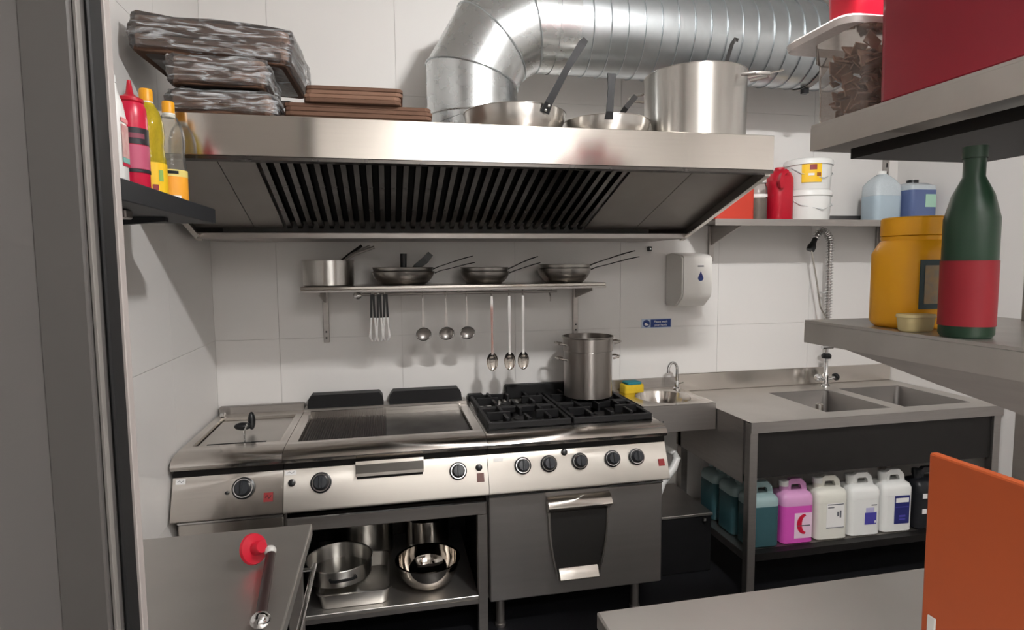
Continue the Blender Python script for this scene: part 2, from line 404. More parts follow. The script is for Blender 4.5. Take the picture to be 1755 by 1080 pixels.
# ------------------------------------------------------------------ cooking range
def panel_y(z): return -.70-.06*(.79-z)/.145
TILT = math.radians(90-22.5)
def deck_profile(): 
    return [(-.63, .87), (-.672, .869), (-.70, .863), (-.72, .852), (-.729, .838), (-.724, .824), (-.71, .816), (-.69, .813), (-.63, .813)]
def nose(t, x0, x1, bx0):
    obj('front_nose', prism(B(), deck_profile(), 'x', x0-bx0, x1-bx0), STEEL, t, smooth=True)
def cpanel(t, x0, x1, bx0, m):
    obj('recess_strip', bx(x0-bx0, x1-bx0, -.698, -.64, .79, .8125), DARKSTEEL, t)  # dark tone paints the shaded recess under the nose overhang
    poly = [(-.70, .789), (-.757, .648), (-.757, .640), (-.745, .632), (-.66, .628), (-.66, .789)]
    return obj('control_panel', prism(B(), poly, 'x', x0-bx0, x1-bx0), m, t, smooth=True)
def knob_mesh():
    b = B(); lathe(b, [(0, 0), (.034, 0), (.036, .004), (.0355, .008), (.031, .010), (.030, .0095)], 32)
    k = B(); lathe(k, [(.028, .008), (.026, .012), (.024, .030), (.021, .033), (0, .034)], 32)
    box(k, -.0045, .0045, -.022, .022, .030, .039, bev=.002)
    r = B(); lathe(r, [(.0305, .0095), (.0305, .0118), (.0275, .0118), (.0275, .0095)], 32, close=True)
    return b, k, r
kb, kk, kr = knob_mesh()
KMESH = []
def add_knob(t, x, z, bx0, s=1):
    if not KMESH:
        a = obj('knob', kk, GREYK, t, smooth=True); r = obj('dial_ring', kr, CHROME, a, smooth=True); s_ = obj('bezel', kb, BLACKP, a, smooth=True)
        KMESH.extend([a.data, r.data, s_.data])
    else:
        a = link('knob', KMESH[0], t); link('dial_ring', KMESH[1], a); link('bezel', KMESH[2], a)
    a.location = (x-bx0, panel_y(z)-.0005, z); a.rotation_euler = (TILT, 0, 0); a.scale = (s, s, s)
def button(t, x, z, bx0, r=.0125):
    o = obj('push_button', lathe(B(), [(0, 0), (r*1.1, 0), (r*1.15, .004), (r, .007), (r*.9, .016), (r*.5, .018), (0, .018)], 20), BLACKP, t, smooth=True)
    o.location = (x-bx0, panel_y(z), z); o.rotation_euler = (TILT, 0, 0)
def badge(t, x, z, bx0, w_, h, m, name='badge', mark=None):
    o = obj(name, bx(-w_/2, w_/2, -h/2, h/2, 0, .0015), m, t)
    o.location = (x-bx0, panel_y(z)-.0004, z); o.rotation_euler = (TILT, 0, 0)
    if mark: 
        k = B(); sweep(k, [(-w_*.32, -h*.05, .0018), (-w_*.1, h*.2, .0018), (w_*.08, -h*.15, .0018), (w_*.32, h*.18, .0018)], rect(h*.1, .0006)); obj('badge_mark', k, mark, o)
def legs(t, xs_, bx0, y=(-.64, -.12), top=.14):
    for x in xs_:
        for yy in y:
            b = B(); lathe(b, [(0, 0), (.024, 0), (.024, .012), (.019, .014), (.019, top)], 16); 
            obj('leg', b, STEELD, t, loc=(x-bx0, yy, 0), smooth=True)

# --- unit with a lid (left)
fx = .012
fr = thing('lidded_cooker', (fx, 0, 0), 'narrow steel cooker with recessed lid and black handle beside the left wall', 'cooker')
F1 = .406
def deck_frame(t, x0, x1, hx0, hx1, hy0, hy1, bx0, m=STEEL, zb=.845):
    for q in ((x0, x1, -.63, hy0), (x0, x1, hy1, -.035), (x0, hx0, hy0, hy1), (hx1, x1, hy0, hy1)):
        obj('worktop_rim', bx(q[0]-bx0, q[1]-bx0, q[2], q[3], zb, .87), m, t)
deck_frame(fr, fx, F1, .045, .375, -.57, -.12, fx)
nose(fr, fx, F1, fx); cpanel(fr, fx, F1, fx, STEEL)
obj('rear_upstand', bx(0, F1-fx, -.034, -.004, .82, .905, bev=.003), STEELD, fr)
obj('lid', bx(.05-fx, .37-fx, -.565, -.125, .846, .856, bev=.003), STEELT, fr)
obj('lid_slot', bx(.085-fx, .312-fx, -.522, -.510, .8565, .858), DARKM, fr)
obj('hinge_clip', bx(.03-fx, .05-fx, -.1, -.07, .8705, .888, bev=.003), CHROME, fr)
hd = obj('lid_handle', tb([(.225-fx, -.50, .857), (.225-fx, -.50, .90), (.225-fx, -.44, .915)], .004), CHROME, fr, smooth=True)
b = B(); ball(b, (.205-fx, -.43, .905), .036, .022, .017); obj('grip', b, BLACKP, hd, smooth=True)
b = B(); ball(b, (.228-fx, -.37, .912), .016, .02, .04); obj('grip', b, BLACKP, hd, smooth=True)
add_knob(fr, .263, .737, fx, 1.15); badge(fr, .353, .700, fx, .034, .034, REDSIGN, mark=DARKM); badge(fr, .04, .775, fx, .034, .02, WHITEL, 'sticker', mark=GREYL)
button(fr, .205, .725, fx, .006)
obj('body', bx(.001, F1-fx-.002, -.655, -.004, .14, .813), STEELD, fr)
obj('door', bx(.006, F1-fx-.008, -.70, -.656, .15, .605, bev=.004), STEEL, fr)
obj('door_top_edge', bx(.006, F1-fx-.008, -.702, -.66, .606, .612), CHROME, fr)
legs(fr, (.06, .36), fx)

# --- griddle
gx, g1 = .408, 1.208
gr = thing('griddle', (gx, 0, 0), 'wide steel griddle with half ribbed half smooth plate over an open shelf', 'griddle')
deck_frame(gr, gx, g1, .448, 1.168, -.597, -.15, gx, STEEL, .835)
nose(gr, gx, g1, gx); cpanel(gr, gx, g1, gx, STEELP)
obj('smooth_plate', bx(.80-gx, 1.166-gx, -.595, -.152, .835, .852), PLATE, gr)
rb = B(); box(rb, .45-gx, .7995-gx, -.595, -.152, .835, .848)
for i in range(34):
    x = .455-gx+i*.0102; prism(rb, [(x, .848), (x+.003, .8525), (x+.0055, .8525), (x+.0085, .848)], 'y', -.593, -.154)
obj('ribbed_plate', rb, RIBM, gr)
obj('splash_edge', bx(.448-gx, 1.168-gx, -.15, -.142, .8705, .885), STEEL, gr)
obj('rear_upstand', bx(.002, g1-gx-.002, -.10, -.004, .8705, .886), STEELD, gr)
for x0, x1 in ((.425, .79), (.818, 1.185)):
    b = B(); prism(b, [(x0-gx, .887), (x1-gx, .887), (x1-gx-.005, .93), (x1-gx-.02, .95), (x0-gx+.02, .95), (x0-gx+.005, .93)], 'y', -.085, -.012)
    obj('flue_vent', b, IRON, gr)
d = obj('grease_drawer', prism(B(), [(panel_y(.75)-.004, .752), (panel_y(.80)-.012, .806), (-.735, .812), (-.74, .800), (panel_y(.765)-.028, .764), (panel_y(.752)-.024, .752)], 'x', .68-gx, .945-gx), STEEL, gr)
obj('drawer_slot', bx(.683-gx, .942-gx, panel_y(.745)-.006, panel_y(.745)+.01, .737, .7515), DARKM, d)
add_knob(gr, .547, .735, gx, 1.12); add_knob(gr, 1.085, .737, gx, 1.0)
button(gr, .438, .742, gx); button(gr, 1.172, .744, gx); badge(gr, 1.176, .707, gx, .03, .036, mat('badge_brown', '6d4b45', .5)); badge(gr, .433, .778, gx, .042, .018, WHITEL, 'sticker', mark=GREYL)
obj('body', bx(.002, g1-gx-.002, -.655, -.004, .60, .812), DARKSTEEL, gr)
obj('front_rail', bx(.002, g1-gx-.002, -.70, -.60, .533, .588, bev=.004), STEELD, gr)
obj('rail_edge', bx(.002, g1-gx-.002, -.702, -.60, .5885, .594), CHROME, gr)
for x0 in (.002, g1-gx-.04): obj('side_post', bx(x0, x0+.038, -.70, -.655, .0, .532), STEELD, gr)
for x0 in (.002, g1-gx-.008): obj('side_sheet', bx(x0, x0+.006, -.654, -.01, .02, .598), DARKSTEEL, gr)
obj('back_sheet', bx(.009, g1-gx-.009, -.02, -.01, .02, .598), DARKSTEEL, gr)
obj('shelf', bx(.041, g1-gx-.041, -.698, -.022, .165, .18, bev=.002), STEELT, gr)
obj('shelf_lip', bx(.041, g1-gx-.041, -.70, -.692, .145, .1645), STEELD, gr)

# --- gas hob with oven
hx, h1 = 1.21, 2.01
hb = thing('gas_hob_oven', (hx, 0, 0), 'steel range with black gas hob, five control knobs and oven below', 'range cooker')
deck_frame(hb, hx, h1, 1.228, 1.992, -.622, -.03, hx, STEEL, .835)
nose(hb, hx, h1, hx); cpanel(hb, hx, h1, hx, STEELP)
obj('hob_well', bx(1.2285-hx, 1.9915-hx, -.6215, -.0305, .835, .845), mat('enamel_black', '151416', .3, var=.1), hb)
FL = bx(1.42-hx, 2.0-hx, -.06, -.012, .871, .945, bev=.006); obj('flue_vent', FL, IRON, hb)
obj('flue_foot', bx(1.222-hx, 1.30-hx, -.06, -.012, .871, .905, bev=.004), IRON, hb)
def grid_mesh():
    bm = B(); W_, D_ = .375, .285; z0, z1 = .872, .90; t = .018
    for yy in (-D_/2, D_/2-t): box(bm, -W_/2, W_/2, yy, yy+t, z0, z1, bev=.003)
    for xx in (-W_/2, W_/2-t): box(bm, xx, xx+t, -D_/2+t, D_/2-t, z0, z1, bev=.003)
    for xx, l in ((-.095, .09), (0, .08), (.095, .09)):
        for s in (-1, 1):
            a, c = s*(D_/2-t), s*(D_/2-t-l)
            box(bm, xx-.007, xx+.007, a, c, z0+.002, z1+.012, bev=.002)
    for s in (-1, 1):
        box(bm, s*(W_/2-t), s*.06, -.007, .007, z0+.002, z1+.012, bev=.002)
    return bm
GM = None
for ix in (0, 1):
    for iy in (0, 1):
        c = (1.417+ix*.385-hx, -.475+iy*.295, 0)
        if GM is None: o = obj('pan_support', grid_mesh(), IRON, hb, loc=c); GM = o.data
        else: link('pan_support', GM, hb, c)
        b = B(); lathe(b, [(0, .845), (.06, .845), (.06, .858), (.045, .862), (.045, .872), (.04, .878), (0, .88)], 24)
        o = obj('burner', b, IRON, hb, loc=c, smooth=True)
        b = B(); lathe(b, [(.0455, .862), (.056, .864), (.056, .869), (.0455, .872)], 24); obj('burner_crown', b, DARKSTEEL, o, smooth=True)
for x in (1.357, 1.47, 1.607, 1.755, 1.866): add_knob(hb, x, .738, hx, 1.0)
button(hb, 1.543, .777, hx, .0125); badge(hb, 1.98, .708, hx, .028, .03, REDSIGN); badge(hb, 1.255, .768, hx, .04, .014, WHITEL, 'sticker')
obj('body', bx(.002, h1-hx-.002, -.655, -.004, .14, .812), STEELD, hb)
dr = obj('oven_door', bx(.006, h1-hx-.006, -.70, -.656, .142, .605, bev=.005), mat('door_steel', 'bcb8b5', .36, 1, var=.08, scale=3, stretch=(1, 1, 10), aniso=.4), hb)
obj('door_top_edge', bx(.006, h1-hx-.006, -.703, -.66, .606, .612), CHROME, dr)
def shield(s0, s1, z0, z1, n=10):
    cx = 1.607-hx; L_, R2 = [], []
    for i in range(n+1):
        t = i/n; z = z1+(z0-z1)*t; hw = s0+(s1-s0)*t+.012*math.sin(PI*t)
        L_.append((cx-hw, z)); R2.append((cx+hw, z))
    return L_+R2[::-1]
DKH = mat('handle_dark', '5a5857', .4, .9, var=.06)
hp = obj('handle_plate', prism(B(), shield(.128, .09, .235, .545), 'y', -.7045, -.7005), DKH, dr)
for sgn in (-1, 1):
    pts = [(1.607-hx+sgn*(.128-.038*t+.012*math.sin(PI*t)+.004), -.706-.004*math.sin(PI*t), .55-.33*t) for t in [i/10 for i in range(11)]]
    obj('handle_side', sweep(B(), pts, rect(.008, .014), up=(0, 1, 0)), STEEL, hp)
b = B(); prism(b, [(-.702, .590), (-.722, .584), (-.746, .560), (-.75, .550), (-.742, .541), (-.715, .518), (-.702, .512)], 'x', 1.607-hx-.142, 1.607-hx+.142)
obj('handle_grip', b, STEEL, hp, smooth=True)
b = B(); prism(b, [(-.702, .262), (-.712, .255), (-.735, .222), (-.73, .215), (-.702, .212)], 'x', 1.607-hx-.088, 1.607-hx+.088)
obj('handle_foot', b, STEELP, hp, smooth=True)
legs(hb, (1.27, 1.90), hx)

# ------------------------------------------------------------------ wall shelf behind the range
sh = thing('wall_shelf', (.44, 0, 1.2), 'long steel wall shelf with pans above the range', 'shelf')
def L3(x, y, z): return (x-.44, y, z-1.2)
obj('shelf_board', bx(0, 1.445, -.30, -.004, 1.472-1.2, 1.488-1.2, bev=.003), STEEL, sh)
obj('shelf_lip', bx(0, 1.445, -.302, -.296, 1.462-1.2, 1.4715-1.2), STEELD, sh)
for x in (.52, 1.82):
    o = obj('wall_bracket', bx(x-.44-.014, x-.44+.014, -.016, -.001, 0, .262, bev=.002), STEELD, sh)
    obj('bracket_arm', prism(B(), [(-.016, .262), (-.285, .262), (-.285, .25), (-.016, .20)], 'x', x-.44-.003, x-.44+.003), STEELD, o)
    for zz in (.02, .05): obj('bracket_screw', bx(x-.444, x-.436, -.019, -.0165, zz, zz+.008), DARKM, o)
rl = obj('hanging_rail', tb([L3(.69, -.2, 1.445), L3(1.66, -.2, 1.445)], .007, 10), STEELD, sh, smooth=True)
for x in (.70, 1.16, 1.64): obj('rail_clip', bx(x-.446, x-.434, -.206, -.194, .25, .2715), STEELD, rl)
b = B(); ball(b, L3(.685, -.2, 1.440), .022, .02, .02); obj('rail_end_cap', b, CHROME, rl, smooth=True)
obj('spare_hook', tb([L3(1.622, -.2, 1.437), L3(1.622, -.215, 1.42), L3(1.622, -.215, 1.395)], .003, 6), STEELD, rl)

# hanging utensils
def hook_pts(z): return [(0, .006, z-.014), (0, .010, z-.004), (0, .006, z+.007), (0, -.004, z+.010), (0, -.010, z+.004), (0, -.010, z-.02)]
def hang(name, x, label, cat, group): return thing(name, (x, -.2, 1.445), label, cat, group)
for x, lb, dy in ((.752, 'black gripped steel tongs, leftmost on the rail', 0), (.782, 'black gripped steel tongs hanging in the middle of three', -.01), (.812, 'black gripped steel tongs, third on the rail next to the ladles', 0)):
    t = hang('tongs', x, lb, 'tongs', 'tongs hanging under the shelf'); t.location.y += dy
    for s in (-1, 1):
        a = obj('grip', sweep(B(), [(s*.005, -.008, .0), (s*.008, -.008, -.11)], rect(.011, .014), up=(0, 1, 0)), BLACKP, t)
        obj('arm', sweep(B(), [(s*.008, -.008, -.11), (s*.012, -.008, -.165), (s*.015, -.008, -.20), (s*.006, -.008, -.222)], rect(.007, .003), up=(0, 1, 0), scale=[1, 1, 1.6, .8]), CHROME, t)
    obj('hanging_loop', tb([(0, -.0095, -.004), (.004, -.0095, .008), (0, -.0095, .0115), (-.004, -.0095, .008), (0, -.0095, -.004)], .0015, 5, up=(0, 1, 0)), CHROME, t)
def ladle_parts(t):
    obj('hook', tb(hook_pts(0), .0022, 6, up=(1, 0, 0)), STEELD, t, smooth=True)
    obj('handle', sweep(B(), [(0, -.010, -.018), (0, -.010, -.07), (0, -.011, -.165)], rect(.016, .003), up=(0, 1, 0), scale=[.35, .45, 1]), STEELD, t)
    b = B(); n = 20; 
    prof = [(.036, 0), (.034, .008), (.026, .020), (.012, .026), (0, .028)]
    lathe(b, prof+[(0, .0265), (.012, .0245), (.025, .0185), (.0325, .0075), (.0345, 0)], 20)
    o = obj('bowl', b, STEELD, t, loc=(0, -.026, -.195), rot=(math.radians(-62), 0, 0), smooth=True)
    b = B(); sweep(b, [(.036*math.cos(2*PI*i/20), .036*math.sin(2*PI*i/20), 0) for i in range(20)], circ(.0022, 6), closed=True); obj('bowl_rim', b, CHROME, o, smooth=True)
t = hang('ladle', .987, 'round steel ladle hanging nearest the tongs', 'ladle', 'ladles hanging under the shelf'); ladle_parts(t)
for x, lb in ((1.098, 'round steel ladle hanging between two others'), (1.199, 'round steel ladle hanging nearest the long spoons')):
    c = copy_tree(t); c.location.x = x; c['label'] = lb
def spoon_parts(t):
    obj('hook', tb(hook_pts(0), .0022, 6, up=(1, 0, 0)), STEELD, t, smooth=True)
    obj('handle', sweep(B(), [(0, -.010, -.018), (0, -.010, -.08), (0, -.010, -.2), (0, -.012, -.31)], rect(.012, .003), up=(0, 1, 0), scale=[.9, 1.2, .8, 1]), CHROME, t)
    b = B(); ball(b, (0, -.010, -.345), .029, .013, .046, 16, 12)
    for v in b.verts:
        if v.co.y < -.010: v.co.y = -.010+(-.010-v.co.y)*.75
    obj('spoon_bowl', b, POLISH, t, smooth=True)
t = hang('serving_spoon', 1.324, 'long polished serving spoon hanging nearest the ladles', 'spoon', 'serving spoons hanging under the shelf'); spoon_parts(t)
for x, lb in ((1.412, 'long polished serving spoon hanging in the middle of three'), (1.482, 'long polished serving spoon hanging nearest the tall stock pot')):
    c = copy_tree(t); c.location.x = x; c['label'] = lb

# ------------------------------------------------------------------ cookware builders
def pan_body(bm, rb_, rt, h, th=.004, bulge=.0, seg=40):
    prof = [(0, 0), (rb_*.93, 0), (rb_, .004)]
    for i in range(1, 6):
        t = i/5; prof.append((rb_+(rt-rb_)*(t**.8)+bulge*math.sin(PI*t), .004+(h-.004)*t))
    prof.append((rt+.003, h)); prof.append((rt+.002, h+.002)); prof.append((rt-th*.6, h+.001))
    for i in range(5, 0, -1):
        t = i/5; prof.append((rb_+(rt-rb_)*(t**.8)+bulge*math.sin(PI*t)-th, .004+(h-.004)*t+(.002 if i < 5 else -.002)))
    prof.append((rb_-th, .007)); prof.append((0, .006))
    return lathe(bm, prof, seg)
def long_handle(t, root, ang, length, rise, w_=.022, th=.006, m=IRON, name='handle', droop=0):
    d = Vector((math.cos(ang), math.sin(ang), 0)); p = Vector(root)
    pts = [p, p+d*.03+Vector((0, 0, .012)), p+d*length*.4+Vector((0, 0, rise*.45)), p+d*length*.8+Vector((0, 0, rise*.85)), p+d*length+Vector((0, 0, rise))]
    o = obj(name, sweep(B(), pts, rect(w_, th), scale=[1, .8, .75, 1, .8]), m, t)
    return o
ZSH = 1.4885
def shelf_stack(x, r, h, n, ang, label, L_=.24, rise=.075, y=-.155):
    for k in range(n):
        t = thing('frying_pan', (x, y, ZSH+k*.020), label[k], 'pan', 'frying pans stacked on the wall shelf')
        obj('pan_body', pan_body(B(), r*.72, r-k*.004, h, bulge=.006), ALUD, t, smooth=True)
        for q in (-.006, .006):
            pass
        a = ang+(k-.5)*.12
        rt = r-k*.004
        long_handle(t, (math.cos(a)*(rt+.001), math.sin(a)*(rt+.001), h-.008), a, L_, rise+.012*k, .018, .005, DARKSTEEL)
t = thing('saucepan', (.552, -.15, ZSH), 'straight-sided steel saucepan at the left end of the wall shelf', 'pan')
obj('pan_body', pan_body(B(), .116, .118, .118), ALU, t, smooth=True)
for k, (lb, dx, dy, dz, ln) in enumerate((('lower steel spoon standing in the saucepan', .06, -.045, 0, .155), ('middle steel spoon standing in the saucepan', .045, 0, .012, .15), ('upper dark steel spoon standing in the saucepan', .03, .045, .02, .125))):
    u = thing('stirring_spoon', (.552+dx, -.15+dy, ZSH+.03), lb, 'spoon', 'spoons standing in the saucepan')
    sx = -.06
    obj('handle', sweep(B(), [(sx, 0, .012), (.02, 0, .083), (.06, 0, .115), (ln, 0, .15+dz*.5)], circ(.0065, 8), up=(0, 1, 0), scale=[.6, .7, 1, 1.1]), STEELD if k < 2 else DARKSTEEL, u)
    b = B(); ball(b, (sx-.008, 0, .010), .016, .02, .006); obj('spoon_bowl', b, STEELD, u, smooth=True)
shelf_stack(.90, .15, .062, 2, .05, ['lower wide frying pan holding black handled tools on the shelf', 'upper wide frying pan nested near the saucepan'], .2, .05)
shelf_stack(1.30, .122, .058, 2, .02, ['lower dark frying pan in the middle shelf stack', 'upper dark frying pan in the middle shelf stack'], .16, .05)
shelf_stack(1.712, .137, .07, 2, -.02, ['lower frying pan in the stack at the right shelf end', 'upper frying pan in the stack at the right shelf end'], .26, .065)
u = thing('kitchen_brush', (.905, -.17, ZSH+.034), 'black upright handle standing in the wide shelf pan', 'kitchen tool')
obj('grip', sweep(B(), [(0, 0, 0), (-.004, 0, .05), (-.003, 0, .115)], circ(.015, 10), up=(0, 1, 0), scale=[.8, 1, 1.05]), BLACKP, u, smooth=True); obj('tool_head', bx(-.03, .03, -.02, .02, -.006, -.0005, bev=.003), BLACKP, u)
u = thing('kitchen_scraper', (.935, -.13, ZSH+.034), 'black slanting broad handle in the wide shelf pan', 'kitchen tool')
obj('grip', sweep(B(), [(-.01, 0, .0), (.03, 0, .05), (.075, 0, .085), (.10, 0, .115)], rect(.03, .032), up=(0, 0, 1), scale=[.7, 1, 1.1, .9]), BLACKP, u); obj('tool_head', bx(-.04, -.0, -.02, .02, -.006, -.0005, bev=.003), BLACKP, u)

# stock pot on the hob
def side_loop(t, x, z, s, w_=.04, out=.04, m=STEEL, r=.005, ang=0):
    pts = [(x, -w_, z-.004), (x+s*out*.7, -w_, z+.002), (x+s*out, -w_*.6, z+.004), (x+s*out, w_*.6, z+.004), (x+s*out*.7, w_, z+.002), (x, w_, z-.004)]
    o = obj('handle', tb(pts, r, 8), m, t, smooth=True); o.rotation_euler = (0, 0, ang); return o
POTM = mat('pot_steel', 'a39d98', .3, 1, var=.08, scale=8, aniso=.9, rvar=.05)
SPX, SPY, SPZ = 1.808, -.25, .9135
t = thing('stock_pot', (SPX, SPY, SPZ), 'tall steel stock pot standing on the rear right burner', 'pot')
obj('pot_body', pan_body(B(), .121, .122, .232), POTM, t, smooth=True)
for s in (-1, 1): side_loop(t, s*.121, .195, s)
u = thing('strainer_insert', (SPX, SPY, SPZ+.2355), 'steel strainer insert sitting in the top of the tall stock pot', 'strainer')
b = B(); lathe(b, [(.1165, -.17), (.117, -.002), (.126, -.0005), (.1265, .062), (.131, .066), (.131, .07), (.125, .07), (.1245, .004), (.113, -.004), (.113, -.165), (0, -.165), (0, -.17)], 40, close=False); obj('insert_body', b, POTM, u, smooth=True)
for s in (-1, 1): side_loop(u, s*.126, .035, s)

# ------------------------------------------------------------------ open shelf under the griddle
t = thing('mixing_bowl', (.965, -.55, .1805), 'polished steel mixing bowl on the shelf under the griddle', 'bowl')
b = B(); pr = [(0, 0), (.05, 0)]+[(.05+.085*math.sin(a), .002+.112*(1-math.cos(a))) for a in [PI/2*i/8 for i in range(1, 9)]]+[(.142, .1155), (.142, .1175), (.134, .1165)]
pr += [(.05+.082*math.sin(a), .005+.111*(1-math.cos(a))) for a in [PI/2*i/8 for i in range(8, 0, -1)]]+[(.04, .004), (0, .004)]
obj('bowl_body', lathe(b, pr, 48), POLISH, t, smooth=True)
t = thing('saucepan', (.985, -.21, .1805), 'steel pot behind the polished mixing bowl', 'pot'); obj('pan_body', pan_body(B(), .105, .107, .17), STEEL, t, smooth=True)
t = thing('roasting_tray', (.655, -.505, .1805), 'pale steel oven tray under the casserole', 'tray')
b = B(); W_, D_ = .29, .34
loft(b, [(0, rr(W_-.03, D_-.03, .03)), (.002, rr(W_-.02, D_-.02, .03)), (.062, rr(W_, D_, .035)), (.064, rr(W_+.016, D_+.016, .04)), (.066, rr(W_+.016, D_+.016, .04)), (.066, rr(W_-.004, D_-.004, .034)), (.006, rr(W_-.026, D_-.026, .03)), (.005, rr(W_-.04, D_-.04, .03))])
obj('tray_body', b, ALU, t, smooth=True)
t = thing('casserole', (.585, -.50, .2475), 'wide aluminium casserole standing on the oven tray', 'pot')
obj('pan_body', pan_body(B(), .137, .14, .072), ALU, t, smooth=True)
o = side_loop(t, .138, .05, 1, .05, .04, IRON, .006, math.radians(-80)); o = side_loop(t, .138, .05, 1, .05, .04, IRON, .006, math.radians(100))
t = thing('large_pot', (.68, -.165, .1805), 'large aluminium pot behind the casserole under the griddle', 'pot')
obj('pan_body', pan_body(B(), .138, .14, .20), ALU, t, smooth=True); side_loop(t, .14, .16, 1, .04, .03, STEELD)

# ------------------------------------------------------------------ on top of the hood
ZH = 2.0535
def flat_stack(name, x0, x1, y0, y1, z0, n, th, label, rz=0, film=False, ry=0, cat='cardboard', group='flat cardboard boxes on the hood', mm=CARD, jit=.004):
    cx, cy = (x0+x1)/2, (y0+y1)/2
    t = thing(name, (cx, cy, z0), label, cat, group, rz); t.rotation_euler = (0, ry, rz)
    w_, d = x1-x0, y1-y0
    for k in range(n):
        jx, jy = random.uniform(-jit, jit), random.uniform(-jit, jit)
        b = B(); 
        loft(b, [(k*th, rr(w_*.985, d*.985, .02, 2, jx, jy)), (k*th+th*.15, rr(w_, d, .02, 2, jx, jy)), (k*th+th*.85, rr(w_, d, .02, 2, jx, jy)), ((k+1)*th-.0004, rr(w_*.99, d*.99, .02, 2, jx, jy))])
        obj('cardboard_sheet', b, mm if k % 3 else CARD2, t)
    if film:
        b = B(); H = n*th
        loft(b, [(-.0002, rr(w_*.9, d*.9, .03, 6)), (H*.12, rr(w_+.03, d+.03, .03, 6)), (H*.4, rr(w_+.034, d+.034, .03, 6)), (H*.7, rr(w_+.032, d+.032, .03, 6)), (H+.004, rr(w_+.02, d+.02, .03, 6)), (H+.012, rr(w_*.8, d*.8, .03, 6))])
        bmesh.ops.subdivide_edges(b, edges=list(b.edges), cuts=3, use_grid_fill=True)
        for v in b.verts:
            q = noise.noise(v.co*26+Vector((z0*9, x0*5, 0))); q2 = noise.noise(v.co*70)
            nrm = Vector((v.co.x/w_, v.co.y/d, (v.co.z-H/2)/H)).normalized()
            if v.co.z > .004: v.co += nrm*(.012*q+.005*q2)
        bmesh.ops.triangulate(b, faces=list(b.faces))
        obj('stretch_film', b, FILM, t)
    return t
PK = 'film wrapped cardboard packs on the hood'
flat_stack('cardboard_pack', .185, .475, -1.065, -.80, ZH, 4, .0165, 'film wrapped cardboard pack lying lowest at the hood edge', .02, True, group=PK)
flat_stack('cardboard_pack', .08, .525, -.70, -.48, ZH+.0015, 8, .0165, 'large film wrapped cardboard pack at the back under the top one', 0, True, group=PK)
flat_stack('cardboard_pack', .19, .455, -1.06, -.81, ZH+.086, 5, .0165, 'film wrapped cardboard pack second from the bottom at the front', .03, True, group=PK)
tp = flat_stack('cardboard_pack', .055, .52, -.96, -.55, ZH+.20, 6, .0185, 'wide film wrapped cardboard pack sloping on top of the others', -.03, True, group=PK, ry=math.radians(3.5))
flat_stack('flat_box_stack', .505, .98, -1.03, -.72, ZH, 4, .014, 'lower wide stack of flat brown cardboard boxes on the hood', .0, mm=CARD2)
flat_stack('flat_box_stack', .575, .885, -1.045, -.80, ZH+.0565, 4, .013, 'upper stack of folded brown cardboard boxes on the hood', -.02)

t = thing('frying_pan', (1.305, -.86, ZH), 'large steel frying pan with long upright dark handle on the hood', 'pan')
obj('pan_body', pan_body(B(), .155, .19, .085, bulge=.006), ALU, t, smooth=True)
hp_ = obj('handle', sweep(B(), [(.068, -.177, .055), (.08, -.19, .085), (.14, -.215, .20), (.188, -.23, .278), (.20, -.235, .292)], rect(.03, .007), up=(0, 1, 0), scale=[1.1, .9, .75, .95, .7]), IRON, t)
for q in ((.07, -.186, .062), (.08, -.192, .076)):
    b = B(); ball(b, q, .006, .005, .006, 8, 6); obj('rivet', b, CHROME, hp_, smooth=True)
t = thing('frying_pan', (1.665, -.87, ZH), 'smaller steel frying pan with short upright dark handle on the hood', 'pan')
obj('pan_body', pan_body(B(), .14, .165, .066, bulge=.006), ALU, t, smooth=True)
obj('handle', sweep(B(), [(-.05, -.157, .045), (-.05, -.166, .07), (-.047, -.172, .15), (-.046, -.174, .20)], rect(.03, .007), up=(0, 1, 0), scale=[1, .85, .8, 1.05]), IRON, t)
u = thing('steel_lid', (1.73, -.84, ZH+.0705), 'shallow steel pan with dark grip lying in the smaller hood pan', 'pan')
obj('pan_body', pan_body(B(), .08, .095, .02), ALU, u, smooth=True)
obj('handle', sweep(B(), [(-.03, -.088, .014), (-.015, -.105, .04), (.02, -.115, .082)], rect(.02, .006), up=(0, 1, 0)), DARKSTEEL, u)
t = thing('boiling_pot', (2.045, -.855, ZH), 'big aluminium boiling pot at the right end of the hood', 'pot')
obj('pan_body', pan_body(B(), .196, .198, .264), ALU, t, smooth=True)
b = tb([(.085, -.19, .225), (.12, -.225, .222), (.175, -.225, .224), (.2, -.19, .226), (.165, -.125, .226)], .007, 8); obj('handle', b, STEELD, t, smooth=True)
obj('handle', tb([(-.085, .19, .225), (-.12, .225, .222), (-.175, .225, .224), (-.2, .19, .226), (-.165, .125, .226)], .006, 8), STEEL, t, smooth=True)
u = thing('ladle', (2.05, -.9, ZH+.01), 'ladle with hooked handle standing inside the big boiling pot', 'ladle')
obj('handle', sweep(B(), [(.02, -.10, .02), (.035, -.105, .25), (.06, -.11, .335), (.07, -.115, .352), (.082, -.115, .348)], rect(.014, .004), up=(0, 1, 0)), DARKSTEEL, u)
b = B(); ball(b, (.02, -.07, .02), .035, .035, .018); obj('bowl', b, STEELD, u, smooth=True)
u = thing('skimmer', (2.12, -.80, ZH+.20), 'steel skimmer lying across the boiling pot with long handle to the right', 'skimmer')
obj('handle', sweep(B(), [(.0, .0, .042), (.125, -.01, .080), (.34, -.03, .125)], rect(.018, .004), up=(0, 0, 1)), STEEL, u)
b = B(); lathe(b, [(0, .012), (.05, .015), (.055, .020), (.052, .020), (.048, .017), (0, .014)], 24, c=(-.05, 0)); obj('skimmer_disc', b, STEEL, u, smooth=True)

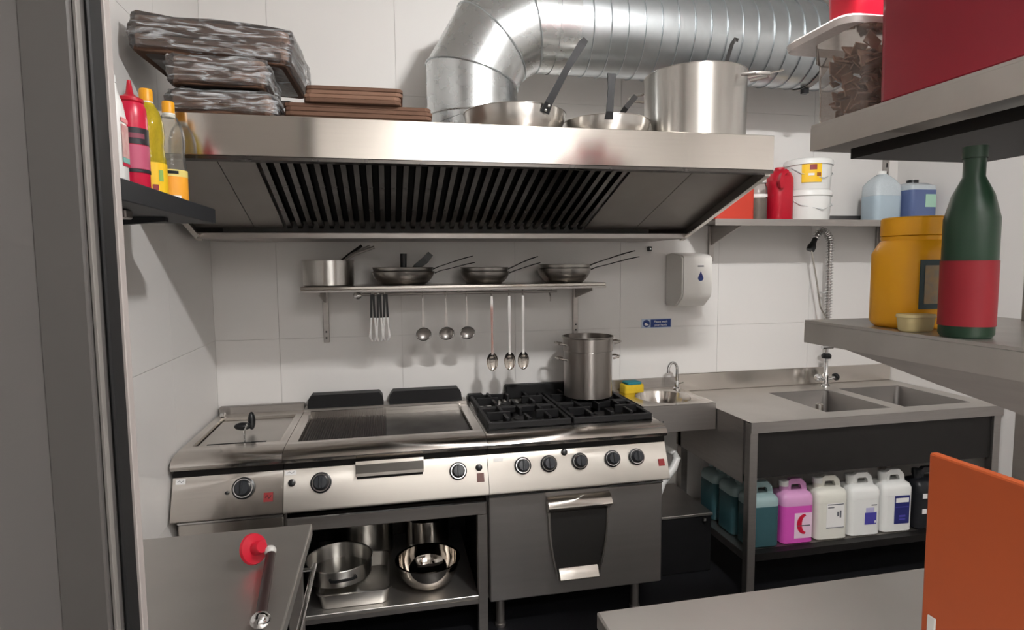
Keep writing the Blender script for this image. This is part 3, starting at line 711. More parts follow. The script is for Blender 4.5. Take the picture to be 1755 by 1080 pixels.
# ------------------------------------------------------------------ left black shelf with bottles
t = thing('wall_shelf', (0, -1.075, 1.715), 'short black shelf of bottles on the left wall', 'shelf')
obj('shelf_board', bx(.001, .30, -1.12, 0, 0, .045, bev=.002), BLACKS, t)
for y in (-.25, -.9): obj('shelf_bracket', prism(B(), [(.001, -.001), (.24, -.001), (.24, -.012), (.02, -.03), (.001, -.10)], 'y', y-.012, y+.012), BLACKS, t)
obj('bracket_clip', bx(.20, .235, -.50, -.46, -.022, -.001, bev=.003), STEELD, t)
ZL = 1.7605
def bottle(name, x, y, r, h, label, cat, body, cap, capz=.93, neck=.013, waist=True, capr=None, z=ZL, group=None):
    t = thing(name, (x, y, z), label, cat, group)
    pr = [(0, 0), (r*.85, 0), (r, r*.2)]
    pr += [(r, h*.38), (r*.96, h*.42), (r*.9 if waist else r, h*.5), (r*.98 if waist else r, h*.58), (r*.95, h*.7), (r*.75, h*.8), (neck*1.3, h*.88), (neck, h*.91), (neck, h*capz)]
    pr += [(0, h*capz)]
    obj('bottle_body', lathe(B(), pr, 28), body, t, smooth=True)
    if cap:
        cr2 = capr or neck*1.3
        obj('cap', lathe(B(), [(cr2, h*capz-.012), (cr2, h-.004), (cr2*.9, h), (0, h), (0, h*capz+.0005), (cr2*.98, h*capz-.012)], 20), cap, t, smooth=True)
        obj('cap_collar', lathe(B(), [(cr2*1.02, h*capz-.024), (cr2*1.02, h*capz-.0125), (neck, h*capz-.0125), (neck, h*capz-.024)], 20, close=True), WHITEP, t, smooth=True)
    return t
def wrap(t, r, z0, z1, m, name='label', a0=-PI, a1=PI, n=28, grow=.0012, lab=None):
    b = B(); full = abs((a1-a0)-2*PI) < 1e-3
    A = [a0+(a1-a0)*i/n for i in range(n if full else n+1)]
    lo = [b.verts.new(((r+grow)*math.cos(a), (r+grow)*math.sin(a), z0)) for a in A]; hi = [b.verts.new(((r+grow)*math.cos(a), (r+grow)*math.sin(a), z1)) for a in A]
    k = len(A)
    for i in range(k if full else k-1): face(b, [lo[i], lo[(i+1) % k], hi[(i+1) % k], hi[i]])
    o = obj(name, b, m, t, smooth=True)
    if lab: o['label'] = lab
    return o
CA = -PI/3   # towards the camera on this shelf
OR_L = mat('label_orange', 'ef8f24', .5, col2='f2b73a', scale=8); YE_L = mat('label_yellow', 'f3c321', .5, var=.04)
t = bottle('oil_bottle', .20, -1.135, .041, .305, 'clear oil bottle with orange label, nearest the hood', 'bottle', PETC, YELC)
wrap(t, .041, .012, .105, OR_L); wrap(t, .0414, .085, .105, mat('label_pale', 'e6d27a', .5), 'label_band'); wrap(t, .042, .092, .101, DARKM, 'label_print', CA-.5, CA+.2, 8); wrap(t, .042, .018, .03, WHITEL, 'label_print', CA-.5, CA+.3, 8)
t = bottle('oil_bottle', .185, -1.262, .041, .305, 'oil bottle full of yellow oil beside the red sauce bottle', 'bottle', OILY, YELC)
wrap(t, .041, .012, .105, YE_L); wrap(t, .042, .03, .045, REDSIGN, 'label_print', CA-.1, CA+.25, 8); wrap(t, .042, .055, .085, mat('label_green', '8fb25c', .5), 'label_print', CA+.3, CA+.6, 8)
t = bottle('oil_bottle', .085, -1.47, .041, .305, 'oil bottle half hidden behind the red sauce bottle', 'bottle', OILY, YELC); wrap(t, .041, .012, .105, YE_L)
t = thing('squeeze_bottle', (.20, -1.415, ZL), 'red squeeze sauce bottle with pointed nozzle and dark label bands', 'bottle')
obj('bottle_body', lathe(B(), [(0, 0), (.033, 0), (.0355, .006), (.0355, .19), (.034, .215), (.029, .228), (0, .228)], 28), PINKR, t, smooth=True)
c = obj('nozzle_cap', lathe(B(), [(.029, .2285), (.031, .232), (.029, .24), (.016, .246), (.009, .252), (.004, .285), (0, .286)], 20), REDP, t, smooth=True)
wrap(t, .0355, .125, .165, mat('label_black', '1d1a22', .5), 'label_band'); wrap(t, .0355, .065, .123, mat('label_rose', 'b9526f', .5), 'label_band'); wrap(t, .036, .056, .064, mat('label_black', '1d1a22', .5), 'label_band'); wrap(t, .0363, .139, .151, mat('label_rosetext', '7c3547', .5), 'label_print', CA-.7, CA+.6, 10)
t = thing('detergent_bottle', (.20, -1.535, ZL), 'white bottle with red and green print at the doorway end of the shelf', 'bottle')
b = loft(B(), [(0, rr(.05, .05, .015)), (.004, rr(.056, .056, .018)), (.17, rr(.056, .056, .018)), (.20, rr(.05, .045, .018)), (.23, rr(.032, .03, .012)), (.245, rr(.03, .028, .012))]); obj('bottle_body', b, WHITEP, t, smooth=True)
obj('cap', lathe(B(), [(.016, .2455), (.016, .262), (0, .263)], 16), WHITEP, t, smooth=True)
for z0, z1, m_, x0, x1 in ((.155, .165, PINKR, -.02, .02), (.075, .15, mat('label_blotch', 'd8cfc4', .5, col2='b23a4a', scale=40), -.02, .02), (.055, .062, PINKR, -.02, .02), (.063, .0745, mat('label_mint', '7fb0a8', .5), -.02, .02)):
    obj('label', bx(x0, x1, -.0295, -.0282, z0, z1), m_, t)
    obj('label', bx(.0282, .0292, -.018, .018, z0, z1), m_, t)

# ------------------------------------------------------------------ dispenser, sign, wall bits
t = thing('towel_dispenser', (2.35, 0, 1.345), 'white wall dispenser with a blue drop mark', 'dispenser')
DW = .175
b = B(); prism(b, [(-.002, 0), (-.002, .285), (-.06, .292), (-.16, .282), (-.192, .272), (-.20, .26), (-.20, .075), (-.19, .05), (-.13, .004), (-.11, 0)], 'x', 0, DW)
bmesh.ops.bevel(b, geom=[e for e in b.edges if abs(e.verts[0].co.x-e.verts[1].co.x) < 1e-6 and len(e.link_faces) == 2 and any(abs(f.normal.x) > .9 or len(f.verts) > 6 for f in e.link_faces)], offset=.008, segments=2, affect='EDGES')
o = obj('case', b, mat('dispenser_white', 'dfdcd7', .35, var=.01), t, smooth=True)
drop = [(.0+.0155*math.cos(a), .0155*math.sin(a)) for a in [math.radians(20-220*i/16) for i in range(17)]]+[(-.004, .028), (0, .038), (.004, .028)]
obj('drop_mark', prism(B(), [(x+.105, z+.155) for x, z in drop], 'y', -.2012, -.2002), BLUE, o)
drop2 = [(x*.55+.105, z*.7+.168) for x, z in drop]; obj('drop_core', prism(B(), drop2, 'y', -.2018, -.2013), NAVY, o)
obj('maker_strip', bx(.087, .122, -.2012, -.2002, .215, .222), GREYL, o)
t = thing('wall_sign', (2.3, 0, 1.245), 'small blue and white hand washing sign on the back wall', 'sign')
obj('backing', bx(-.09, .09, -.002, -.0002, -.026, .026, bev=.0006), mat('sign_edge', 'b9c4d6', .4), t)
obj('text_field', bx(-.036, .086, -.0026, -.0021, -.022, .022), BLUE, t)
b = B(); prism(b, circ(.021, 20), 'y', -.0026, -.0021); o = obj('pictogram_disc', b, BLUE, t); o.location.x = -.062
b = B(); prism(b, [(-.012, -.006), (-.004, -.012), (.012, -.010), (.013, -.004), (.003, .0), (-.008, .004)], 'y', -.0032, -.0027); o2 = obj('pictogram_hands', b, WHITEL, o)
text('lettering', 'Please wash', .017, WHITEL, t, (.025, -.0030, .009)); text('lettering', 'your hands', .017, WHITEL, t, (.025, -.0030, -.010))
t = thing('wall_clip', (2.25, 0, 1.66), 'small black clip on the wall just under the hood', 'clip'); obj('clip_body', bx(-.012, .010, -.02, -.001, -.012, .014, bev=.003), BLACKP, t); obj('clip_screw', lathe(B(), [(0, 0), (.004, 0), (.004, .003), (0, .003)], 10), CHROME, t, loc=(0, -.0205, 0), rot=(PI/2, 0, 0))

# ------------------------------------------------------------------ hand basin
HB0, HB1 = 2.035, 2.425
t = thing('hand_basin', (HB0, 0, .745), 'small steel hand basin between range and sink', 'basin')
def bowl_deck(bm, x0, x1, y0, y1, z, holes, th=.003):
    pass
bcx, bcy, brx, bry = 2.232-HB0, -.225, .142, .152
b = B(); n = 40; outer = []
for i in range(n):
    a = 2*PI*i/n; c_, s_ = math.cos(a), math.sin(a); hw, hd_ = (HB1-HB0)/2, .42/2-.005
    k = min(hw/abs(c_) if abs(c_) > 1e-6 else 9, hd_/abs(s_) if abs(s_) > 1e-6 else 9); outer.append((hw+k*c_, -.215+k*s_))
ri = [b.verts.new((x, y, .135)) for x, y in outer]
prev = ri
for k, z in ((1.04, .135), (1, .131), (.95, .10), (.82, .06), (.5, .04), (.12, .036)):
    nx = [b.verts.new((bcx+brx*k*math.cos(2*PI*i/n), bcy+bry*k*math.sin(2*PI*i/n), z)) for i in range(n)]
    for i in range(n): face(b, [prev[i], prev[(i+1) % n], nx[(i+1) % n], nx[i]])
    prev = nx
face(b, prev)
obj('basin_top', b, STEEL, t, smooth=True)
ap = obj('front_apron', bx(0, HB1-HB0, -.424, -.416, 0, .134), STEELD, t)
for i in range(3): obj('apron_dot', bx(.06+i*.02, .066+i*.02, -.426, -.4245, .05+.006*(i % 2), .058+.006*(i % 2)), CHROME, ap)
for x in (0, HB1-HB0-.006): obj('side_sheet', bx(x, x+.006, -.415, -.004, 0, .134), STEELD, t)
obj('upstand', bx(0, HB1-HB0, -.016, -.002, .1355, .19), STEELD, t)
t2 = thing('basin_tap', (2.385, -.085, .881), 'small chrome swan neck tap at the hand basin', 'tap')
o = obj('tap_base', lathe(B(), [(0, 0), (.02, 0), (.02, .008), (.013, .014), (.012, .045), (.009, .05)], 20), CHROME, t2, smooth=True)
sp = [(0, 0, .045), (0, 0, .11)]+[(-.032+.032*math.cos(a), -.012*(1-math.cos(a)), .115+.038*math.sin(a)) for a in [math.radians(180*i/10) for i in range(11)]]+[(-.064, -.024, .10)]
obj('spout', tb(sp, .008, 10, up=(0, 1, 0)), CHROME, t2, smooth=True)
obj('lever', sweep(B(), [(.012, 0, .03), (.035, -.01, .04)], rect(.008, .005)), CHROME, t2)
for nm, lb, z0, m_, w_ in (('sponge', 'yellow sponge cloth pad on the left rim of the hand basin', .8805, SPONGE, .115), ('scouring_pad', 'teal scouring pad lying on the yellow sponge', .9265, TEALS, .085)):
    b = B(); loft(b, [(0, rr(w_, .07, .012)), (.006, rr(w_+.004, .074, .014)), (.04 if z0 < .9 else .010, rr(w_+.003, .073, .014)), (.045 if z0 < .9 else .013, rr(w_-.006, .066, .012))])
    u = obj(nm, b, m_, None, loc=(2.118, -.085, z0), rot=(0, 0, .12), smooth=True); tag(u, lb, 'sponge')
t = thing('drain_pipe', (2.24, -.2, .3105), 'white plastic waste pipe bending under the hand basin', 'pipe')
obj('pipe_run', tb([(-.02, -.02, .466), (-.02, -.02, .36), (-.01, -.05, .30), (.03, -.08, .28), (.05, -.08, .25), (.02, -.10, .2), (-.05, -.12, .14), (-.08, -.12, .06), (-.08, -.12, .0)], .021, 12), WHITEP, t, smooth=True)
b = B(); lathe(b, [(.027, 0), (.027, .05), (.022, .05), (.022, 0)], 16, close=True); obj('trap_nut', b, WHITEP, t, loc=(-.02, -.02, .37), smooth=True)
t = thing('grease_trap', (2.04, -.42, 0), 'dark steel grease trap box on the floor between range and sink', 'grease trap')
obj('tank', bx(0, .375, 0, .415, .001, .295, bev=.004), mat('trap_dark', '2a2a2c', .45, .7, var=.1), t)
l_ = obj('cover', bx(-.004, .379, -.006, .418, .296, .31, bev=.002), STEELD, t)
for x in (.05, .33): obj('bolt', bx(x-.008, x+.008, -.016, -.0065, .272, .29, bev=.002), CHROME, l_)

# ------------------------------------------------------------------ double sink
SX0, SX1, SY, SZ = 2.43, 3.855, -.715, .85
t = thing('double_sink', (SX0, 0, 0), 'long steel double bowl sink unit with drainer and low shelf', 'sink')
bowls = [(2.90, 3.275, -.62, -.17), (3.355, 3.76, -.62, -.17)]
xs2 = [SX0, 2.90, 3.275, 3.355, 3.76, SX1]; ys2 = [SY, -.62, -.17, -.002]
b = B(); gv = [[b.verts.new((x-SX0, y, SZ)) for y in ys2] for x in xs2]
for i in range(5):
    for j in range(3):
        if j == 1 and i in (1, 3): continue
        face(b, [gv[i][j], gv[i+1][j], gv[i+1][j+1], gv[i][j+1]])
obj('drainer_top', b, STEELT, t)
for x0, x1, y0, y1 in bowls:
    b = B(); c = ((x0+x1)/2-SX0, (y0+y1)/2); w_, d = x1-x0, y1-y0
    loft(b, [(SZ, rr(w_, d, .001, 4, *c)), (SZ-.004, rr(w_-.006, d-.006, .03, 4, *c)), (SZ-.24, rr(w_-.04, d-.04, .05, 4, *c)), (SZ-.25, rr(w_-.08, d-.08, .05, 4, *c))], caps=False)
    b.faces.new(b.verts[-20:]) if len(b.verts) >= 20 else None
    obj('sink_bowl', b, mat('bowl_steel', '8e8a87', .4, 1, var=.08, scale=6, rvar=.05), t, smooth=True)
obj('front_apron', bx(0, SX1-SX0, SY-.002, SY+.004, .80, SZ-.0005), STEELD, t)
obj('front_panel', bx(.02, SX1-SX0, SY+.02, SY+.026, .58, .799), mat('panel_dark_steel', '3c3a39', .45, .8, var=.1), t)
obj('side_panel', bx(0, .006, SY+.06, -.004, .545, SZ-.001), STEELD, t)
obj('upstand', bx(0, SX1-SX0, -.018, -.003, SZ+.0005, .952, bev=.003), STEEL, t)
for x in (.0, SX1-SX0-.045):
    for y in (SY+.005, -.06): obj('leg', bx(x, x+.042, y, y+.042, 0, .80 if x > .1 else .844, bev=.003), STEELD, t)
obj('lower_shelf', bx(.0, SX1-SX0, SY+.05, -.02, .205, .22), STEELD, t)
obj('shelf_lip', bx(.043, SX1-SX0-.046, SY+.005, SY+.049, .185, .22), DARKSTEEL, t)
obj('shelf_side_rail', bx(.002, .02, SY+.05, -.065, .18, .2045), STEELD, t)
u = obj('standing_waste', lathe(B(), [(.018, 0), (.018, .25), (.015, .252), (.012, .25), (.012, 0)], 20), STEELP, None, loc=(2.985, -.47, .6005), smooth=True); tag(u, 'upright steel overflow tube standing in the left sink bowl', 'overflow tube')

# pre-rinse spray tap
TX, TY = 3.325, -.10
t = thing('spray_tap', (TX, TY, SZ+.0005), 'tall chrome pre-rinse spray tap behind the sink bowls', 'tap')
o = obj('valve_body', lathe(B(), [(0, 0), (.026, 0), (.026, .01), (.016, .018), (.016, .06), (.02, .07), (.012, .085), (.011, .15)], 20), CHROME, t, smooth=True)
for s, m_ in ((-1, CHROME), (1, BLACKP)):
    obj('valve_arm', tb([(0, 0, .04), (s*.05, -.01, .055)], .011, 10), CHROME, o, smooth=True)
    b = B(); lathe(b, [(0, 0), (.022, .002), (.024, .012), (.018, .022), (0, .024)], 10); obj('tap_knob', b, m_, o, loc=(s*.05, -.01, .055), rot=(0, s*math.radians(70), 0), smooth=True)
b = B(); lathe(b, [(0, 0), (.026, .004), (.028, .02), (.018, .034), (0, .036)], 16); obj('union_nut', b, BLACKP, t, loc=(0, 0, .165), smooth=True)
obj('riser', tb([(0, 0, .15), (0, 0, .40)], .010, 10), CHROME, t, smooth=True)
obj('cross_valve', tb([(-.035, -.005, .235), (.035, -.005, .235)], .012, 10), CHROME, t, smooth=True)
path = [Vector((0, 0, .40+.42*i/20)) for i in range(21)]+[Vector((-.062+.062*math.cos(a), -.01*(1-math.cos(a)), .82+.085*math.sin(a))) for a in [math.radians(150*i/14) for i in range(1, 15)]]
obj('hose', tb(path, .011, 8, up=(0, 1, 0)), STEELD, t, smooth=True)
# coil spring round the hose
ln = [0]
for a, c in zip(path, path[1:]): ln.append(ln[-1]+(c-a).length)
def at_len(s):
    for i in range(len(ln)-1):
        if s <= ln[i+1] or i == len(ln)-2:
            f = (s-ln[i])/(ln[i+1]-ln[i]); return path[i].lerp(path[i+1], f), (path[i+1]-path[i]).normalized()
turn = 38; cp_ = []
for i in range(turn*10+1):
    p, tg_ = at_len(ln[-1]*i/(turn*10)); sd = tg_.cross(Vector((0, 1, 0))).normalized(); u_ = sd.cross(tg_); a = 2*PI*i/10
    cp_.append(p+sd*.019*math.cos(a)+u_*.019*math.sin(a))
obj('coil_spring', tb(cp_, .0032, 5), CHROME, t, smooth=True)
e = path[-1]; dn = (path[-1]-path[-2]).normalized()
obj('spray_head', sweep(B(), [e, e+dn*.03, e+dn*.05, e+dn*.075], circ(.014, 12), up=(0, 1, 0), scale=[1, 1.1, 1.7, 1.6]), BLACKP, t, smooth=True)
obj('trigger_lever', tb([tuple(e+dn*.06), (-.09, -.015, .60), (-.06, -.01, .47), (-.012, 0, .405)], .005, 8, up=(0, 1, 0)), STEEL, t, smooth=True)
obj('wall_stay', tb([(0, 0, .55), (0, .09, .55)], .006, 8), CHROME, t, smooth=True)

# ------------------------------------------------------------------ jerrycans
def jerrycan(x, y, z, label, body, shell, fill=.62, rz=0, w_=.172, d=.12, h=.305, group='detergent jerrycans on the sink shelf', cap=WHITEP):
    t = thing('jerrycan', (x, y, z), label, 'jerrycan', group, rz)
    zf = h*fill; zt = h*.74
    loft(b1 := B(), [(0, rr(w_-.02, d-.02, .02)), (.008, rr(w_, d, .026)), (zf, rr(w_, d, .026))]); obj('body', b1, body, t, smooth=True)
    b2 = B(); loft(b2, [(zf+.0005, rr(w_, d, .026)), (zt, rr(w_, d, .026)), (h*.80, rr(w_*.93, d*.86, .024)), (h*.835, rr(w_*.72, d*.5, .02))]); s = obj('shoulder', b2, shell, t, smooth=True)
    # carrying handle with its opening, and the cap beside it
    pts = [(-w_*.17, 0, h*.82), (-w_*.14, 0, h*.93), (-w_*.06, 0, h*.965), (w_*.22, 0, h*.965), (w_*.32, 0, h*.91), (w_*.36, 0, h*.80)]
    obj('carry_handle', sweep(B(), pts, rect(.028, .022), up=(0, 1, 0)), shell, t, smooth=True)
    obj('neck', lathe(B(), [(.02, h*.83), (.02, h*.90), (0, h*.90)], 16, c=(-w_*.27, 0)), shell, t, smooth=True)
    obj('cap', lathe(B(), [(0, h*.9005), (.023, h*.9005), (.023, h*.975), (.02, h*.985), (0, h*.985)], 16, c=(-w_*.27, 0)), cap, t, smooth=True)
    return t
def jlabel(t, x0, x1, z0, z1, m_, d=.12, lift=.0006, name='label'):
    return obj(name, bx(x0, x1, -d/2-lift-.0006, -d/2-lift, z0, z1), m_, t)
ZJ, YJ = .2205, -.605
t = jerrycan(2.552, YJ, ZJ, 'dark teal jerrycan at the left front of the sink shelf', TEAL, TEALT, .66, -.05, w_=.16)
t = jerrycan(2.735, YJ, ZJ, 'bright pink jerrycan on the sink shelf', PINK, PINKT, .62, -.05, w_=.168)
l_ = jlabel(t, -.022, .07, .03, .155, mat('label_pinkish', 'e7c9dd', .5))
b = B(); pts = [(math.cos(math.radians(a))*.042, math.sin(math.radians(a))*.05) for a in range(90, 271, 15)]+[(math.cos(math.radians(a))*.022+.006, math.sin(math.radians(a))*.04) for a in range(270, 89, -15)]
obj('crescent_mark', prism(B(), [(x+.032, z+.10) for x, z in pts], 'y', -.0625, -.0614), PINKR, l_); jlabel(l_, -.01, .06, .09, .095, GREYL, .12, .002, 'label_print')
t = jerrycan(2.925, YJ, ZJ, 'ivory jerrycan with pale label and thin print, beside the pink one', IVORY, IVORY, .62, -.05)
l_ = jlabel(t, -.035, .06, .06, .185, WHITEL)
for x0, x1, z0, z1 in ((-.03, .055, .178, .182), (-.028, .005, .163, .168), (.022, .032, .12, .142), (.036, .044, .112, .148), (-.035, .06, .063, .066)): jlabel(l_, x0, x1, z0, z1, GREYL, .12, .0018, 'label_print')
t = jerrycan(3.113, YJ, ZJ, 'milky white jerrycan with small purple label', WHITEP, WHITEP, .62, -.05)
l_ = jlabel(t, -.005, .06, .06, .12, PURP); jlabel(t, 0, .045, .121, .145, mat('label_lilac', 'b9b6d8', .5), name='label'); jlabel(l_, .048, .056, .066, .078, WHITEL, .12, .0018, 'label_print'); jlabel(t, .03, .06, .155, .160, GREYL, name='label_print')
t = jerrycan(3.303, YJ, ZJ, 'white jerrycan with large navy label at the row end', WHITEP, WHITEP, .62, -.05, w_=.17)
l_ = jlabel(t, -.022, .062, .045, .19, NAVY)
for x0, x1, z0, z1, m_ in ((-.016, .056, .155, .178, WHITEL), (-.018, .058, .13, .133, PURP), (.005, .04, .08, .09, PURP), (.005, .04, .065, .072, PURP)): jlabel(l_, x0, x1, z0, z1, m_, .12, .0018, 'label_print')
DKJ = mat('dark_can', '1b1c20', .4, var=.1)
t = jerrycan(3.50, YJ-.01, ZJ, 'black jerrycan with two small white stickers at the shelf end', DKJ, DKJ, .62, -.05, cap=BLACKP)
for z0 in (.165, .085): jlabel(t, -.06, -.035, z0, z0+.025, WHITEL)
jerrycan(2.53, -.45, ZJ, 'dark teal jerrycan turned sideways behind the sink leg', TEAL, TEALT, .66, PI/2, w_=.15, cap=GREENP)
jerrycan(2.53, -.27, ZJ, 'dark teal jerrycan rearmost on the sink shelf', TEAL, TEALT, .66, PI/2, w_=.15, cap=GREENP)

# ------------------------------------------------------------------ shelf above the sink
ZS = 1.803
t = thing('wall_shelf', (2.45, 0, 1.6), 'steel shelf of tubs and bottles above the sink', 'shelf')
obj('shelf_board', bx(0, 1.39, -.34, -.004, ZS-1.6-.012, ZS-1.6-.0005), STEELD, t)
obj('shelf_lip', bx(0, 1.39, -.343, -.3405, ZS-1.6-.034, ZS-1.6), STEELD, t)
obj('rear_upstand', bx(0, 1.39, -.008, -.003, ZS-1.6, ZS-1.6+.05), STEELD, t)
for x in (.17, 1.28):
    o = obj('wall_bracket', bx(x-.015, x+.015, -.02, -.0035, -.01, .19, bev=.002), STEELD, t)
    obj('bracket_arm', prism(B(), [(-.02, .189), (-.32, .189), (-.32, .175), (-.02, .08)], 'x', x-.003, x+.003), STEELD, o)
t = thing('wall_upright', (3.765, 0, 1.86), 'slotted steel upright on the wall above the sink shelf', 'bracket')
o = obj('strip', bx(-.018, .018, -.016, -.001, 0, .5), STEELD, t)
for i in range(9): obj('slot', bx(-.004, .004, -.0168, -.0161, .03+i*.05, .055+i*.05), DARKM, o)
def yz(y): return y
t = thing('red_canister', (2.615, -.17, ZS+.0005), 'orange red plastic canister behind the hood edge', 'canister')
loft(b := B(), [(0, rr(.22, .17, .02)), (.005, rr(.23, .18, .024)), (.19, rr(.23, .18, .024)), (.20, rr(.21, .16, .02))]); obj('body', b, mat('canister_red', 'c23a28', .4, var=.05), t, smooth=True)
obj('lid', loft(B(), [(.2005, rr(.225, .175, .02)), (.215, rr(.22, .17, .02))]), REDP, t, smooth=True)
t = thing('pickle_jar', (2.787, -.19, ZS+.0005), 'clear jar half full of brown pickles between two red containers', 'jar')
obj('jar_body', lathe(B(), [(0, 0), (.046, 0), (.05, .006), (.05, .17), (.042, .19), (.04, .20), (0, .20)], 24), TUBC, t, smooth=True)
obj('pickles', lathe(B(), [(0, .002), (.044, .002), (.048, .01), (.048, .118), (0, .12)], 24), OLIVE, t, smooth=True)
obj('jar_lid', lathe(B(), [(.044, .2005), (.044, .22), (0, .222)], 24), WHITEP, t, smooth=True)
for z0, z1 in ((.125, .14), ): wrap(t, .05, z0, z1, WHITEL, 'label')
t = thing('red_jug', (2.907, -.205, ZS+.0005), 'red plastic jug with moulded handle beside the white tubs', 'jug')
loft(b := B(), [(0, rr(.12, .12, .04, 6)), (.006, rr(.125, .13, .045, 6)), (.175, rr(.125, .13, .045, 6)), (.225, rr(.125, .125, .045, 6)), (.255, rr(.105, .1, .04, 6)), (.27, rr(.06, .06, .028, 6))]); obj('body', b, REDP, t, smooth=True)
obj('carry_handle', sweep(B(), [(-.04, -.075, .17), (-.055, -.085, .20), (-.045, -.085, .235), (-.01, -.07, .255)], rect(.022, .022), up=(1, 0, 0)), REDP, t, smooth=True)
obj('neck_cap', lathe(B(), [(.026, .2705), (.026, .283), (0, .284)], 16), REDP, t, smooth=True)
def tub(x, y, z, label, lab=False, r=.122, h=.165):
    t = thing('plastic_tub', (x, y, z), label, 'tub', 'white tubs above the sink')
    obj('tub_body', lathe(B(), [(0, 0), (r*.90, 0), (r*.92, .004), (r*.97, h*.80), (r*.97, h*.84)], 36), WHITEP, t, smooth=True)
    obj('lid', lathe(B(), [(r*.975, h*.80), (r*1.03, h*.80), (r*1.03, h*.9), (r*1.0, h*.97), (r*.93, h), (r*.90, h*.975), (0, h*.975), (0, h*.85), (r*.975, h*.845)], 36), WHITEP, t, smooth=True)
    obj('bail_handle', tb([(-r*.98, -.02, h*.72), (-r*.8, -.075, h*.5), (0, -r*1.0-.006, h*.33), (r*.8, -.075, h*.5), (r*.98, -.02, h*.72)], .0025, 6), mat('handle_grey', 'bfc0c0', .4), t, smooth=True)
    return t
t = tub(3.10, -.18, ZS+.0005, 'lower white plastic tub above the sink')
obj('label_print', bx(-.1165, -.1155, -.035, -.015, .03, .04), DARKM, t)
t = tub(3.10, -.18, ZS+.166, 'upper white plastic tub with yellow label')
ca = math.radians(-118)
wrap(t, .1185, .035, .135, YE_L, 'label', ca-.42, ca+.42, 10); wrap(t, .1193, .10, .128, REDSIGN, 'label_mark', ca-.1, ca+.2, 6); wrap(t, .1193, .07, .082, WHITEL, 'label_mark', ca-.15, ca+.1, 6); wrap(t, .1193, .065, .085, mat('label_brownish', '9a5a2a', .5), 'label_mark', ca+.2, ca+.38, 6)
t = thing('plastic_jug', (3.56, -.2, ZS+.0005), 'milky plastic jug of pale fluid above the sink', 'jug')
loft(b := B(), [(0, rr(.165, .12, .025)), (.006, rr(.175, .13, .03)), (.14, rr(.175, .13, .03))]); obj('body', b, mat('pale_fluid', 'aebfca', .3, var=.05), t, smooth=True)
loft(b := B(), [(.1405, rr(.175, .13, .03)), (.20, rr(.17, .125, .03)), (.235, rr(.12, .09, .03)), (.262, rr(.05, .05, .02))]); obj('shoulder', b, MILKY, t, smooth=True)
obj('cap', lathe(B(), [(.022, .2625), (.022, .28), (0, .282)], 16), WHITEP, t, smooth=True)
t = thing('fluid_canister', (3.745, -.22, ZS+.0005), 'blue grey fluid canister with mint label above the sink', 'canister')
loft(b := B(), [(0, rr(.165, .17, .02)), (.005, rr(.17, .18, .024)), (.17, rr(.17, .18, .024))]); obj('body', b, mat('blue_can', '5b6b95', .35, var=.08), t, smooth=True)
loft(b := B(), [(.1705, rr(.17, .18, .024)), (.195, rr(.165, .17, .024)), (.212, rr(.12, .10, .02))]); obj('shoulder', b, MILKY, t, smooth=True)
obj('cap', lathe(B(), [(.03, .2125), (.03, .232), (0, .233)], 16), BLACKP, t, smooth=True)
obj('label', bx(.0, .07, -.0915, -.0905, .075, .145), mat('label_mintgreen', 'a6cdb8', .5), t)

# ------------------------------------------------------------------ right: worktop with gantry shelves
t = thing('worktop', (1.2, -2.05, 0), 'bare steel worktop in the right foreground', 'table')
obj('top', bx(0, 1.30, -.72, 0, .865, .90, bev=.004, seg=2), STEELT, t)
for x in (.05, 1.21):
    for y in (-.68, -.09): obj('leg', bx(x, x+.04, y, y+.04, 0, .8645), STEELD, t)
obj('under_shelf', bx(.02, 1.28, -.70, -.02, .20, .22), STEELD, t)
GX, GYF, GYN = 1.74, -1.93, -2.62
gt = thing('gantry_shelving', (GX, GYF, .9005), 'two tier steel shelving standing on the worktop', 'shelving')
def tier(z0, z1):
    o = obj('shelf', bx(0, .46, GYN-GYF, 0, z1-.9005-.006, z1-.9005), STEELG, gt)
    obj('shelf_lip', bx(-.001, .003, GYN-GYF, 0, z0-.9005, z1-.9005-.0065), STEELG, o)
    obj('shelf_lip', bx(.0035, .46, -.003, .0005, z0-.9005, z1-.9005-.0065), STEELD, o)
    return o
lo = tier(1.398, 1.449); up = tier(1.823, 1.879)
obj('gusset', prism(B(), [(-.12, 1.3975-.9005), (GYN-GYF, 1.3975-.9005), (GYN-GYF, 1.32-.9005), (-.34, 1.365-.9005)], 'x', .004, .007), STEELD, gt)
obj('under_channel', bx(.06, .40, GYN-GYF+.02, -.05, 1.80-.9005, 1.822-.9005), DARKSTEEL, gt)
for y in (GYN-GYF+.04, -.19): obj('post', bx(.41, .445, y, y+.035, 0, 1.799-.9005), STEELD, gt)
ZU, ZLw = 1.8795, 1.4495
